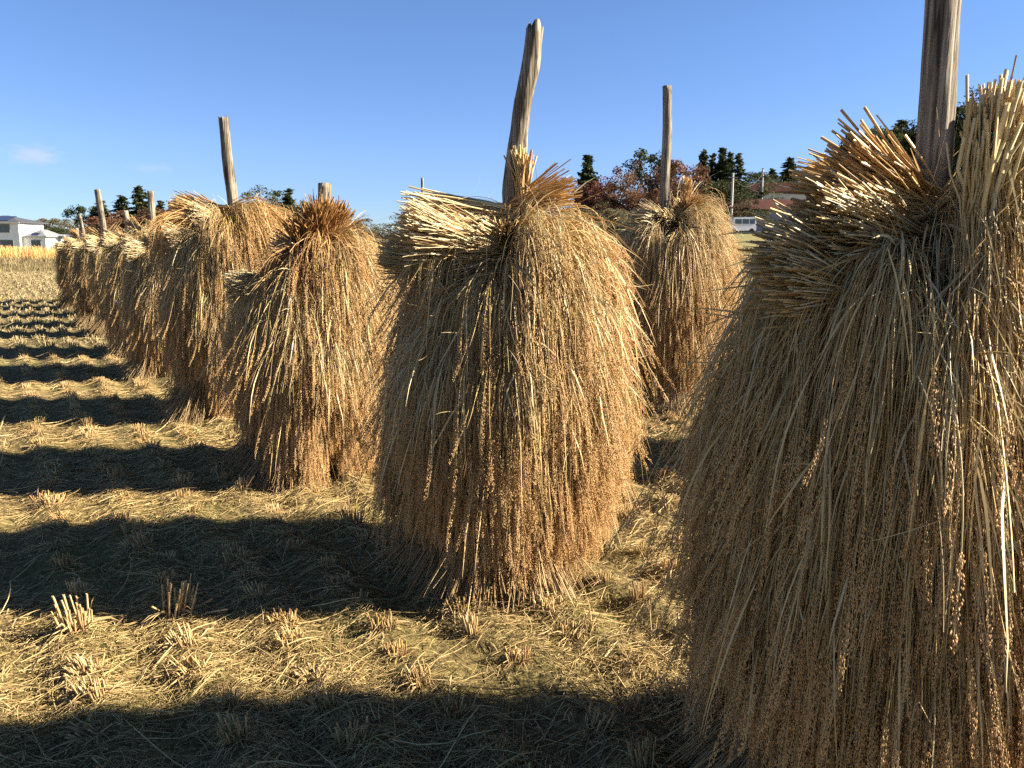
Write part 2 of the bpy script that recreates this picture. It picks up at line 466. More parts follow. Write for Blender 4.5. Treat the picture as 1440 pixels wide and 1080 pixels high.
def make_sheaf(name, seed, n=680, L=.95, fan=.34, el0=.12, el0s=.2, el1=-1.43, s0=.13, bend=(.2, .42), stray=.06,
               butt_dir=(-1, 0, .15), butt_len=.30, butt_fan=.20, r0=.055, rad=.0021, leaves=.42, grains=.6,
               grain_n=84, grain_s=.98, kh=16, sides=3, mat='straw', leafw=.0038, even=(.62, 1.08), wisps=14, sheath=0):
    rng = np.random.default_rng(seed)
    gi = np.zeros(n, bool); gi[rng.permutation(n)[:int(n * grains)]] = True
    P, s, Ls = heads_path(rng, n, L, fan, el0, el0s, el1, s0, bend, stray, kh, r0, out=gi)
    bd = nrm(np.array(butt_dir, dtype=float))
    bv = nrm(bd[None] + rng.normal(0, butt_fan, (n, 3)))
    bl = butt_len * rng.uniform(even[0], even[1], n)
    f = np.array([1.0, .62, .28])
    Bp = P[:, :1] + bv[:, None] * (bl[:, None] * f[None])[..., None]
    Bp += (nrm(rng.normal(size=(n, 3))) * rng.random((n, 1)) * .024)[:, None] * np.array([1, .5, .2])[None, :, None] + rng.normal(0, .005, Bp.shape)
    A = np.concatenate([Bp, P], axis=1)
    tt = np.concatenate([np.broadcast_to(np.array([0, .08, .16]), (n, 3)), .24 + .76 * s / Ls[:, None]], axis=1)
    R = rad * (1.25 - .75 * tt) * rng.choice([.55, .8, 1.0, 1.25, 1.5], n, p=[.2, .25, .3, .17, .08])[:, None]
    rnd = rng.random(n)
    parts = [tubes(A, R, sides, rng, rnd, tt)]
    if leaves > 0:
        m = int(n * leaves)
        ii = rng.integers(0, n, m); kk = rng.integers(1, max(2, kh - 4), m)
        p0 = P[ii, kk]; d = nrm(P[ii, kk + 1] - P[ii, kk])
        d = nrm(d + rng.normal(0, .22, (m, 3)))
        LL = rng.uniform(.18, .46, m)
        kl = 6
        Q = np.zeros((m, kl, 3)); Q[:, 0] = p0
        droop = rng.uniform(.05, .34, m)
        for j in range(1, kl):
            d = nrm(d + np.stack([np.zeros(m), np.zeros(m), -droop], -1) + rng.normal(0, .05, (m, 3)))
            Q[:, j] = Q[:, j - 1] + d * (LL / (kl - 1))[:, None]
        tl = np.broadcast_to(np.linspace(.35, 1, kl), (m, kl))
        Rl = leafw * np.array([.55, .9, 1, .85, .55, .08])[None] * rng.uniform(.5, 1.1, m)[:, None]
        parts.append(tubes(Q, Rl, 2, rng, .55 + .45 * rng.random(m), tl))
    if sheath:
        m = int(n * sheath); ii = rng.integers(0, n, m); kl = 5
        f0 = rng.uniform(.15, .95, m)[:, None] - np.linspace(0, 1, kl)[None] * rng.uniform(.25, .7, m)[:, None]
        Q = P[ii, :1] + bv[ii][:, None] * (bl[ii][:, None] * np.maximum(f0, -.05))[..., None]
        Q += (nrm(rng.normal(size=(m, 3))) * rng.uniform(.003, .03, (m, 1)))[:, None] * (np.linspace(1, .15, kl) ** 1.5)[None, :, None]
        parts.append(tubes(Q, np.array([.2, .8, 1, 1, .6])[None] * rng.uniform(.0012, .0034, m)[:, None], 2, rng, .3 + .6 * rng.random(m), np.broadcast_to(np.linspace(0, .25, kl), (m, kl))))
    if wisps:
        m = wisps
        ii = rng.integers(0, n, m); kk = rng.integers(0, max(1, kh - 5), m)
        d = nrm(P[ii, kk + 1] - P[ii, kk] + rng.normal(0, .75, (m, 3)) + np.array([.25, 0, .15]))
        LL = rng.uniform(.10, .34, m); kl = 9
        curl = rng.normal(0, .22, (m, 3)); Q = np.zeros((m, kl, 3)); Q[:, 0] = P[ii, kk]
        for j in range(1, kl):
            d = nrm(d + curl + np.array([0, 0, -.10]))
            Q[:, j] = Q[:, j - 1] + d * (LL / (kl - 1))[:, None]
        parts.append(tubes(Q, np.linspace(1, .2, kl)[None] * rng.uniform(.0010, .0024, m)[:, None], 2, rng, .35 + .5 * rng.random(m), np.full((m, kl), .2)))
    V, F, at = merge(parts)
    me = np_mesh(name, V, F, M[mat], at)
    gm = None
    if grains > 0:
        m = int(n * grains)
        ii = np.nonzero(gi)[0]; m = len(ii)
        pl = rng.uniform(.16, .25, m)
        fr = rng.random((m, grain_n)) ** .85
        sg = Ls[ii][:, None] - pl[:, None] * (1 - fr) * 1.0 + .02
        # interpolate on the last part of each straw
        sk = s[ii]
        C = np.zeros((m, grain_n, 3)); D = np.zeros((m, grain_n, 3))
        for a in range(m):
            for x in range(3):
                C[a, :, x] = np.interp(sg[a], sk[a], P[ii[a], :, x])
            over = np.maximum(sg[a] - Ls[ii[a]], 0)
            dl = P[ii[a], -1] - P[ii[a], -2]
            dl = dl / (np.linalg.norm(dl) + 1e-9)
            C[a] += over[:, None] * dl
            D[a] = dl
        thick = (.0045 + .006 * np.sin(np.clip(fr, 0, 1) * math.pi))[..., None]
        lean = nrm(rng.normal(size=(m, 1, 3))) * (.004 + .012 * fr[..., None] ** 2)
        C += nrm(rng.normal(size=C.shape)) * thick + lean
        D = nrm(D + np.array([0, 0, -.35]) + rng.normal(0, .30, D.shape)).reshape(-1, 3)
        C = C.reshape(-1, 3); k = len(C)
        ref = nrm(rng.normal(size=(k, 3)))
        N = nrm(np.cross(D, ref)); B = np.cross(D, N)
        gl = .0044 * grain_s * rng.uniform(.85, 1.15, k)[:, None]; gw = .0019 * grain_s * rng.uniform(.85, 1.15, k)[:, None]
        Vg = np.stack([C - D * gl, C + N * gw, C + B * gw, C - N * gw, C - B * gw, C + D * gl], 1)
        base = (np.arange(k) * 6)[:, None, None]
        tri = np.array([[0, 2, 1], [0, 3, 2], [0, 4, 3], [0, 1, 4], [5, 1, 2], [5, 2, 3], [5, 3, 4], [5, 4, 1]])
        Fg = (base + tri[None]).reshape(-1, 3)
        pr = np.repeat(rng.random(m), grain_n)
        rg = np.clip(.6 * pr + .4 * rng.random(k), 0, 1)
        gm = np_mesh(name + '_grain', Vg.reshape(-1, 3), Fg, M['grain'], {'rnd': np.repeat(rg, 6)})
    return me, gm


# shared sheaf shapes: dense ones for the near stacks, coarser ones for the far stacks
NEAR = [make_sheaf('sheaf', 10 + i, L=.95 + .05 * (i % 3 - 1), fan=.30 + .04 * (i % 4), el0=.0 + .12 * (i % 3), grains=.26 if i < 4 else .6) for i in range(8)]
TB = dict(wisps=34, sheath=.7, butt_len=.40, butt_fan=.12, r0=.062, even=(.70, 1.08))
NEAR_TOP = [make_sheaf('sheaf', 40 + i, n=600, L=.98, fan=.42, el1=-1.5, stray=.04, el0=.06, s0=.26, bend=(.28, .48), butt_dir=(-1, .12 * (i - 1), -.06 + .1 * i), grains=.2, rad=.0022, **TB) for i in range(4)]
FL = dict(grain_n=14, grain_s=2.0, leaves=.35, kh=9, leafw=.0055)
FAR = [make_sheaf('sheaf', 60 + i, n=300, fan=.38, rad=.0034, **FL) for i in range(4)]
FAR_TOP = [make_sheaf('sheaf', 80 + i, n=300, L=.98, fan=.45, el0=.06, s0=.26, bend=(.28, .48), butt_dir=(-1, .1 * (i - 1), .0 + .1 * i), grains=.45, rad=.0036, **TB, **FL) for i in range(3)]
FOOT = [make_sheaf('foot_sheaf', 100 + i, n=560, L=.42, fan=.2, el0=1.35, el0s=.1, el1=1.5, bend=(.2, .4), stray=0, butt_dir=(.45, 0, -1), butt_len=.60, butt_fan=.17, r0=.07, rad=.0015, leaves=.3, grains=0, kh=5, wisps=0, mat='foot', even=(.8, 1.05)) for i in range(3)]
CROWN = [make_sheaf('crown_sheaf', 120 + i, n=150, L=.62, fan=.34, el0=-1.0, el0s=.2, el1=-1.45, s0=.06, bend=(.1, .3), butt_dir=(-.25 + .2 * i, .2 * (i - 1), 1), butt_len=.22, butt_fan=.12, r0=.03, rad=.0028, leaves=.4, grains=.3, mat='crown', even=(.66, 1.08), wisps=20, sheath=.7) for i in range(3)]
CROWN_BIG = [make_sheaf('crown_sheaf', 130 + i, n=330, L=.72, fan=.55, el0=-.35, el0s=.3, el1=-1.45, s0=.12, bend=(.12, .4), butt_dir=(.25, .15 * i, 1), butt_len=.25, butt_fan=.36, r0=.055, rad=.0026, leaves=.4, grains=.4, wisps=24, sheath=.5, mat='brown', even=(.8, 1.05)) for i in range(2)]
HANG = [make_sheaf('sheaf', 150, n=260, L=1.0, fan=.16, el0=-1.25, el0s=.08, el1=-1.52, s0=.1, bend=(.1, .3), stray=.04, butt_dir=(.1, 0, 1), butt_len=.25, butt_fan=.12, r0=.05, rad=.0030, leaves=.3, grains=.35, even=(.6, 1.1), wisps=30, sheath=.5)]
CROWN_SIDE = [make_sheaf('crown_sheaf', 140 + i, n=240, L=.76, fan=.42, el0=-.1, el0s=.2, el1=-1.45, s0=.2, bend=(.2, .45), butt_dir=(-1, .1, .22 + .35 * i), butt_len=.36, butt_fan=.10 + .04 * i, r0=.05, rad=.0026, leaves=.4, grains=.4, mat='crown', even=(.66, 1.08), wisps=24, sheath=.7) for i in range(2)]


CROWN_SIDE.append(make_sheaf('crown_sheaf', 147, n=240, L=.5, fan=.5, el0=-1.0, el0s=.15, el1=-1.5, s0=.05, bend=(.08, .2), butt_dir=(-1, .05, .32), butt_len=.36, butt_fan=.13, r0=.045, rad=.0026, leaves=.3, grains=.1, mat='crown', even=(.66, 1.08), wisps=30, sheath=.7))
CROWN_SIDE.append(make_sheaf('crown_sheaf', 148, n=260, L=.5, fan=.5, el0=-.9, el0s=.15, el1=-1.5, s0=.05, bend=(.08, .2), butt_dir=(-1, .0, .02), butt_len=.42, butt_fan=.10, r0=.055, rad=.0024, leaves=.3, grains=.1, mat='straw', even=(.66, 1.08), wisps=40, sheath=.7))


def put_sheaf(root, pair, phi, r, z, sc=1.0, name='sheaf', tilt=0.0, sxy=1.0, ox=0.0, oy=0.0):
    me, gm = pair
    x, y = r * math.cos(phi) + ox, r * math.sin(phi) + oy
    o = link(name, me, root, (x, y, z), (0, tilt, phi), (sc * sxy, sc * sxy, sc))
    if gm: link('grain_fringe', gm, o)
    return o


def make_pole(root, pts, r0, r1, seed, broken=.0, knots=()):
    """weathered trunk along pts (local), grooved, with a rough broken or sawn top"""
    rng = np.random.default_rng(seed)
    pts = np.array(pts, dtype=float)
    ln = np.concatenate([[0], np.cumsum(np.linalg.norm(np.diff(pts, axis=0), axis=1))])
    k, sd = 70, 28
    s = np.linspace(0, ln[-1], k)
    # smooth the polyline
    C = np.stack([np.interp(s, ln, pts[:, i]) for i in range(3)], -1)
    for _ in range(3):
        C[1:-1] = .25 * C[:-2] + .5 * C[1:-1] + .25 * C[2:]
    T = nrm(np.gradient(C, axis=0))
    N = nrm(np.cross(T, np.array([0, 1.0, 0]))); B = np.cross(T, N)
    a = np.arange(sd) * 2 * math.pi / sd
    u = s / ln[-1]
    R = r0 + (r1 - r0) * u
    groove = np.zeros((k, sd))
    for _ in range(7):
        ph = rng.uniform(0, 6.28); wv = rng.uniform(.10, .22); tw = rng.uniform(-.4, .4)
        dep = rng.uniform(.06, .2) * (.4 + .6 * np.sin(u * rng.uniform(2, 6) + rng.uniform(0, 6)) ** 2)
        dd = np.abs((a[None] - ph - tw * u[:, None] + math.pi) % (2 * math.pi) - math.pi)
        groove -= dep[:, None] * np.exp(-(dd / wv) ** 2)
    lump = .06 * np.sin(a[None] * 2 + 3 * u[:, None] * rng.uniform(2, 5)) * np.sin(u[:, None] * rng.uniform(10, 22) + rng.uniform(0, 6)) + rng.normal(0, .012, (k, sd))
    for uk, ak, hk in knots:
        dd = np.abs((a[None] - ak + math.pi) % (2 * math.pi) - math.pi)
        lump += hk * np.exp(-(dd / .5) ** 2 - ((u[:, None] - uk) / .03) ** 2)
    RR = R[:, None] * (1 + groove + lump)
    V = C[:, None] + RR[..., None] * (N[:, None] * np.cos(a)[None, :, None] + B[:, None] * np.sin(a)[None, :, None])
    if broken > 0:
        jag = (rng.random(sd) * .5 + .5 * np.sin(a * 1.0 + rng.uniform(0, 6)) ** 2) * broken
        V[-1] += T[-1] * (jag[:, None] - broken * .3)
        V[-2] += T[-1] * (jag[:, None] - broken * .3) * .6
    Vf = V.reshape(-1, 3)
    idx = np.arange(k * sd).reshape(k, sd); nx = np.roll(idx, -1, axis=1)
    F = np.stack([idx[:-1], nx[:-1], nx[1:], idx[1:]], -1).reshape(-1, 4)
    # top: inner ring sunk a little, then centre
    inner = C[-1] + (V[-1] - C[-1]) * .45 - T[-1] * (.012 + broken * .6)
    Vf = np.concatenate([Vf, inner, [C[-1] - T[-1] * (.016 + broken * .7)]])
    b0 = k * sd; top = idx[-1]; inn = b0 + np.arange(sd); cen = b0 + sd
    F2 = np.stack([top, np.roll(top, -1), np.roll(inn, -1), inn], -1)
    F3 = np.stack([inn, np.roll(inn, -1), np.full(sd, cen), np.full(sd, cen)], -1)
    me = np_mesh('pole', Vf, np.concatenate([F, F2]), M['wood'])
    # centre cap as triangles
    import bmesh
    bm = bmesh.new(); bm.from_mesh(me); bm.verts.ensure_lookup_table()
    for q in F3:
        f = bm.faces.new([bm.verts[int(x)] for x in q[:3]]); f.smooth = True
    bm.to_mesh(me); bm.free()
    return link('pole', me, root)


def stack(loc, label, pole_pts, pole_r, seed, near=True, h=1.0, wide=1.0,  top_az=0.0, n_top=5, crowns=(), feet=(), broken=.02, knots=(), butts=(), taper=.93, spread=2.0):
    rng = random.Random(seed)
    wide *= .87
    z0 = float(ground_z(loc[0], loc[1]))
    root = empty('rice_stack', (loc[0], loc[1], z0))
    tag(root, label, 'rice stack', 'rice sheaves drying on poles in the paddy')
    make_pole(root, pole_pts, pole_r[0], pole_r[1], seed, broken, knots)
    A, T = (NEAR, NEAR_TOP) if near else (FAR, FAR_TOP)
    # hanging layers from the bottom up: (tie height, tie radius, count)
    lay = [(.55, .20, 8), (.86, .24, 9), (1.14, .25, 11), (1.38, .22, 10)] if near else [(.61, .21, 7), (1.04, .25, 9), (1.36, .22, 9)]
    for li, (z, r, cnt) in enumerate(lay):
        tp = 1 + (taper - 1) * li / (len(lay) - 1)
        for i in range(cnt):
            phi = 2 * math.pi * (i + .5 * (li % 2)) / cnt + rng.uniform(-.16, .16)
            put_sheaf(root, A[rng.randrange(4) + (4 if near and li < 2 else 0)] if near else A[rng.randrange(len(A))], phi, r * wide * tp * rng.uniform(.85, 1.1), (z + (rng.uniform(-.16, .24) if li == 0 else rng.uniform(-.11, .11) if li == 1 else rng.uniform(-.07, .07))) * h, rng.uniform(.88, 1.05) * (.80 if li == 0 else 1), sxy=wide * tp * (.70 if li == 0 else (.88 if li == 1 else 1)))
    # top layer: butts all on one side, heads draped over the other
    for i in range(n_top):
        phi = top_az + (i - (n_top - 1) / 2) * (spread / max(n_top - 1, 1)) + rng.uniform(-.12, .12)
        put_sheaf(root, T[rng.randrange(len(T))], phi, .02 + rng.uniform(-.03, .03), (1.48 + .035 * (i % 3) + rng.uniform(-.02, .02)) * h, rng.uniform(.95, 1.05), sxy=wide * (1 + (taper - 1) * 1.2))
    for phi, r, z, sc in (butts or ((R_(30 + 25 * rng.random()), -.2, 1.40 * h, .9),)):
        put_sheaf(root, T[rng.randrange(len(T))], phi, r, z, sc)
    for kind, idx, phi, r, z, sc in crowns:
        put_sheaf(root, {'c': CROWN, 'b': CROWN_BIG, 's': CROWN_SIDE, 'h': HANG, 'n': NEAR}[kind][idx], phi, r, z, sc, 'sheaf' if kind in 'nh' else 'crown_sheaf')
    for phi, r in feet:
        put_sheaf(root, FOOT[rng.randrange(3)], phi, r, .46, 1.0, 'foot_sheaf')
    return root


R_ = math.radians
stack((1.04, 2.02), 'nearest, biggest straw stack cut off by the right edge, thick grey pole leaving the frame',
      [(0, 0, -.25), (.0, 0, 1.0), (-.004, 0, 1.75), (-.012, 0, 2.0), (-.025, 0, 2.45)], (.044, .040), 1, True, 1.06, 1.05, R_(-32), 6, taper=.74, spread=1.75,
      crowns=[('s', 0, R_(-22), .02, 1.66, .95), ('s', 1, R_(14), .03, 1.63, .9), ('s', 0, R_(25), .0, 1.58, .95), ('h', 0, R_(-95), .27, 1.62, 1.0), ('h', 0, R_(-70), .26, 1.58, .95), ('c', 2, R_(-20), .13, 1.68, 1.1)],
      feet=[(R_(200), .2), (R_(250), .2), (R_(160), .2)], knots=[(.62, .2, .12)],
      butts=[(R_(34), -.05, 1.57, .82), (R_(14), -.04, 1.52, .8), (R_(20), -.15, 1.50, .8), (R_(28), -.19, 1.45, .72)])
stack((-.02, 3.75), 'straw stack in the centre with a crooked, broken pole and a small upright tuft',
      [(.03, 0, -.25), (.02, 0, 1.2), (.026, 0, 1.92), (.065, 0, 2.16), (.09, 0, 2.32), (.105, 0, 2.38), (.121, 0, 2.52)], (.046, .036), 2, True, 1.0, 1.02, R_(-12), 6,
      crowns=[('c', 1, R_(-35), .09, 1.76, 1.0), ('s', 2, R_(174), .0, 1.745, .85), ('n', 0, R_(20), .05, 1.60, .8), ('s', 3, R_(10), .0, 1.70, 1.1), ('s', 3, R_(-22), .02, 1.66, 1.1), ('n', 5, R_(178), .05, 1.62, .8), ('n', 3, R_(150), .08, 1.57, .85), ('n', 2, R_(200), .08, 1.56, .85), ('n', 1, R_(95), .08, 1.57, .85), ('s', 0, R_(-6), -.02, 1.62, 1.1), ('s', 0, R_(24), .0, 1.60, 1.0)],
      butts=[(R_(48), -.17, 1.57, .95), (R_(20), -.22, 1.46, .9)],
      feet=[(R_(215), .22), (R_(250), .25), (R_(290), .2), (R_(175), .25)], broken=.055, knots=[(.74, .2, .35), (.80, 3.3, .35), (.88, .6, .3), (.94, 3.0, .3)])
stack((-1.33, 5.40), 'straw stack left of the central one, brown brush of stalk ends around its pole tip',
      [(0, 0, -.25), (.05, 0, 1.2), (.095, 0, 1.95)], (.05, .042), 3, True, .93, .98, R_(-5), 5,
      crowns=[('b', 0, R_(-50), .10, 1.60, 1.0), ('b', 1, R_(15), .12, 1.58, 1.0), ('b', 0, R_(-100), .12, 1.52, .9)],
      feet=[(R_(205), .25), (R_(245), .25), (R_(180), .25)], broken=.01)
stack((-2.62, 7.40), 'straw stack with a stalk bundle jutting up left and a tall bent pole',
      [(.10, 0, -.25), (.10, 0, 1.2), (.09, 0, 2.0), (.062, 0, 2.3), (.05, 0, 2.68)], (.055, .047), 4, True, 1.13, 1.05, R_(-5), 6,
      crowns=[('s', 0, R_(-14), -.03, 1.86, 1.3), ('s', 0, R_(14), .0, 1.82, 1.25), ('s', 0, R_(-40), .0, 1.76, 1.2), ('s', 0, R_(192), .12, 1.80, 1.0)],
      feet=[(R_(200), .3), (R_(235), .3), (R_(175), .3)], broken=.03)
stack((1.52, 7.75), 'straw stack standing behind on the right, tall slim straight pole above it',
      [(-.03, 0, -.25), (-.04, 0, 1.6), (-.075, 0, 2.1), (-.065, 0, 2.6), (-.08, 0, 3.02)], (.052, .044), 5, True, 1.17, 1.1, R_(0), 6,
      crowns=[('c', 0, R_(180), -.10, 1.96, 1.1), ('b', 0, R_(-20), .15, 1.80, .95)], feet=[(R_(220), .25), (R_(270), .25)], broken=.0, butts=[(R_(42), -.10, 1.68, .85)])
rest = [
    ((-4.08, 9.70), 'straw stack just beyond the bent pole one, its own pole tip barely showing', 2.06, 0.04, 1.06),
    ((-5.25, 11.6), 'straw stack with an upright grey pole against the reddish trees on the left', 2.31, 0.12, 1.06),
    ((-6.73, 13.95), 'straw stack left of the upright grey pole, only a short pole stub showing', 2.12, 0.14, 1.06),
    ((-7.86, 15.6), 'far left straw stack with a thick leaning pole before the dark cedars', 2.62, 0.05, 1.06),
    ((-9.10, 17.85), 'straw stack far left with a thin pole just left of the thick leaning one', 2.46, 0.1, 1.06),
    ((-10.66, 20.0), 'leftmost straw stack of the visible row, short pole leaning left', 2.32, 0.12, 1.06),
    ((-11.75, 21.9), 'farthest straw stack in the left row, mostly behind the leftmost one', 2.0, 0.0, 1.06),
    ((2.95, 5.70), 'straw stack of the right row hidden behind the nearest stack', 2.1, 0.0, 1.06),
    ((-1.22, 11.6), 'straw stack behind the central stack, only its thin dark pole showing on the left', 2.5, -.05, .9),
    ((-3.92, 16.0), 'straw stack far behind, its thin pole showing between two nearer stacks', 2.12, -.04, .95),
]
for i, (loc, lab, pz, px, h) in enumerate(rest):
    lean = -.10 if i in (3, 5) else (-.03 if i == 2 else 0)
    pr = (.062, .055) if i == 3 else ((.022, .018) if i in (8, 9) else (.05, .042))
    stack(loc, lab, [(px, 0, -.25), (px, 0, 1.4), (px + lean * .4, 0, 1.9), (px + lean, 0, pz)], pr, 20 + i, i == 0 or i == 1 or i == 7, h, 1.0,
          R_((-1) ** i * 14), 5, crowns=[('s', i % 2, R_(-20 + 9 * i % 40), .0, 1.62 * h, .95)] if i in (0, 1, 3, 5) else (),
          feet=[(R_(200), .3), (R_(238), .3)], broken=.01)


# ------------------------------------------------------------------ stubble
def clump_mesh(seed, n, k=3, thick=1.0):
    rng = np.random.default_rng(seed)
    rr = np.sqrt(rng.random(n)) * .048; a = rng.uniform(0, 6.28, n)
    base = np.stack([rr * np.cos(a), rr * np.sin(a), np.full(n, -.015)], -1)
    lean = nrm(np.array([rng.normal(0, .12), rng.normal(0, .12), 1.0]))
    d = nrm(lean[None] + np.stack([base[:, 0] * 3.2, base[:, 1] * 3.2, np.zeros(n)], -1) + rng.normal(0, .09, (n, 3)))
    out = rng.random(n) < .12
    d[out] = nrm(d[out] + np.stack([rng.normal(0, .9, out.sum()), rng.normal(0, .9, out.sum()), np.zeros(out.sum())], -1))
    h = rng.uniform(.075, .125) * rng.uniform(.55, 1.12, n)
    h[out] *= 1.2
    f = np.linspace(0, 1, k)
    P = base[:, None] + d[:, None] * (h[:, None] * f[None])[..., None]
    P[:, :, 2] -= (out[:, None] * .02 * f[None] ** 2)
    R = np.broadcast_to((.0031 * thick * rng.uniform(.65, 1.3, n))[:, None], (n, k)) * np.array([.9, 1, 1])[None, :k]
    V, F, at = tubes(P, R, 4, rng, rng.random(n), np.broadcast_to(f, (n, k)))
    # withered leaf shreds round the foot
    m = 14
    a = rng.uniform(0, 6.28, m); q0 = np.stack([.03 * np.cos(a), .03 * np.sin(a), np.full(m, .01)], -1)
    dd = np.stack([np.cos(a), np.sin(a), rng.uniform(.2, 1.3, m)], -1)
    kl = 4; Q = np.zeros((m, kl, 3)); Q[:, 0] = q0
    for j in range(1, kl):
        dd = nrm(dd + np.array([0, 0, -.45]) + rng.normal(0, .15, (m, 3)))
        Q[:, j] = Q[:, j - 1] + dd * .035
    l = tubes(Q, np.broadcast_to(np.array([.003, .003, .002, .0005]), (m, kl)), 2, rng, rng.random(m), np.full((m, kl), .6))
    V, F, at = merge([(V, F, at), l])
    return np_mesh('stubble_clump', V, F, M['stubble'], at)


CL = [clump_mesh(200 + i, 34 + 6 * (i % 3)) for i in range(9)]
STACKS = [(1.04, 2.02), (-.02, 3.75), (-1.33, 5.4), (-2.62, 7.4), (1.52, 7.75)] + [r[0] for r in rest]


def hills(ymax):
    out = []
    rngj = np.random.default_rng(5)
    for kr in range(-220, 140):
        c = ROW_OFF + kr * ROW_SP
        n = int(75 / HILL_SP)
        a = np.arange(-n, n) * HILL_SP + rngj.uniform(-.05, .05)
        a = a + rngj.normal(0, .03, len(a)); cc = c + rngj.normal(0, .022, len(a))
        keep = rngj.random(len(a)) > .08
        X = a * ROWD[0] + cc * ROWN[0]; Y = a * ROWD[1] + cc * ROWN[1]
        ok = keep & (Y > 1.75) & (Y < ymax) & (np.abs(X) < .70 * Y + .5)
        out.append(np.stack([X[ok], Y[ok]], -1))
    return np.concatenate(out)


H = hills(46.5)
dmin = np.min([np.hypot(H[:, 0] - sx, H[:, 1] - sy) for sx, sy in STACKS], axis=0)
H = H[dmin > .36]
own = {0: (-1.761, 3.012), 1: (-1.422, 3.169)}
for k_, p_ in own.items():
    H = H[np.hypot(H[:, 0] - p_[0], H[:, 1] - p_[1]) > .17]


def hidden(x, y):
    """true when one of the near stacks stands between the camera and this spot"""
    for sx, sy in STACKS[:5]:
        if y > sy:
            xs = x * sy / y
            if abs(xs - sx) < .5 and 1.55 * (1 - sy / y) < 1.45 and 1.55 * (1 - sy / y) > .12: return True
    return abs(x) > .655 * (y * .985 + .2)


order = np.argsort(H[:, 1])
vis = [i for i in order if not hidden(*H[i])]
near_i = vis[:285]
near_set = set(near_i)
SHADE = [(1.50, 2.66, 'in the nearest shadow at the bottom of the picture'), (3.18, 4.32, 'in the wide shadow of the central stack'),
         (4.92, 5.93, 'in the shadow band of the stack with the brown brush'), (6.8, 7.97, 'in the shadow band of the stack with the bent pole'),
         (9.1, 10.3, 'in the shadow band beyond the bent pole')]


def spot_label(x, y):
    prev = 'the bottom of the picture'
    for lo, hi, s in SHADE:
        if lo < y < hi and x < 1.0: return 'short stubble clump ' + s
    if x > .2: return 'short sunlit stubble clump between the nearest and central stacks' if y < 5 else 'short sunlit stubble clump beside the right-hand back stack'
    if y < 3.3: return 'short sunlit stubble clump on the strip between the nearest two shadows'
    if y < 5: return 'short sunlit stubble clump on the strip behind the central stack\'s shadow'
    if y < 7: return 'short sunlit stubble clump on the strip before the bent pole stack\'s shadow'
    if y < 9.2: return 'short sunlit stubble clump on the strip behind the bent pole stack\'s shadow'
    return 'small distant sunlit rice stubble clump on the far strips at left'


rs = random.Random(9)
labels_special = ['tall sunlit stubble clump at lower left, left one of the bright pair',
                  'tall sunlit stubble clump at lower left, right one of the bright pair']
for k_, p_ in own.items():
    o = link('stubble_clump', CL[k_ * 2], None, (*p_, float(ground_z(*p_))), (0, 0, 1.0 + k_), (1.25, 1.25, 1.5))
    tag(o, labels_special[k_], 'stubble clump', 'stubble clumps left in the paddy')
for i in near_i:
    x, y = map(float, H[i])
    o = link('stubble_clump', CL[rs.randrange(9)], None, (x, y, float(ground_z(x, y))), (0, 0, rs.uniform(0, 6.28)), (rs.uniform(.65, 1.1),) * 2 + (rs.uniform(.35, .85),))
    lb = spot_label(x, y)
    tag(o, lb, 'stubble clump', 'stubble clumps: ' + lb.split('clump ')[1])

rng = np.random.default_rng(77)
FI = np.array([i for i in range(len(H)) if i not in near_set])
FH = H[FI]
rep = np.where(FH[:, 1] < 16, 16, 9)
b = np.repeat(FH, rep, axis=0); n = len(b)
yy = b[:, 1]
off = rng.normal(0, .035, (n, 2)) * (1 + yy[:, None] * .02)
x0 = b[:, 0] + off[:, 0]; y0 = b[:, 1] + off[:, 1]
hh = rng.uniform(.04, .10, n)
d = nrm(np.stack([off[:, 0] * 4 + rng.normal(0, .18, n), off[:, 1] * 4 + rng.normal(0, .18, n), np.ones(n)], -1))
p0 = np.stack([x0, y0, ground_z(x0, y0) - .01], -1)
P = np.stack([p0, p0 + d * hh[:, None] * .5, p0 + d * hh[:, None]], 1)
rad = np.clip(.0022 + .00035 * yy, 0, .011)
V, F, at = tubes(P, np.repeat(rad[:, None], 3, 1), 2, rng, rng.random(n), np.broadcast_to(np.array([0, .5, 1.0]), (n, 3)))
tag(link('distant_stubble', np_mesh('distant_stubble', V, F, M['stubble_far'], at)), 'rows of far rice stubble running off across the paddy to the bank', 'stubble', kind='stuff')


# ------------------------------------------------------------------ loose straw and grass on the ground
def scatter(rng, n, y0, y1):
    """points spread so that their density falls with distance"""
    u = rng.random(n)
    y = y0 * (y1 / y0) ** u
    x = rng.uniform(-.70, .70, n) * y + rng.uniform(-.4, .4, n)
    return x, y


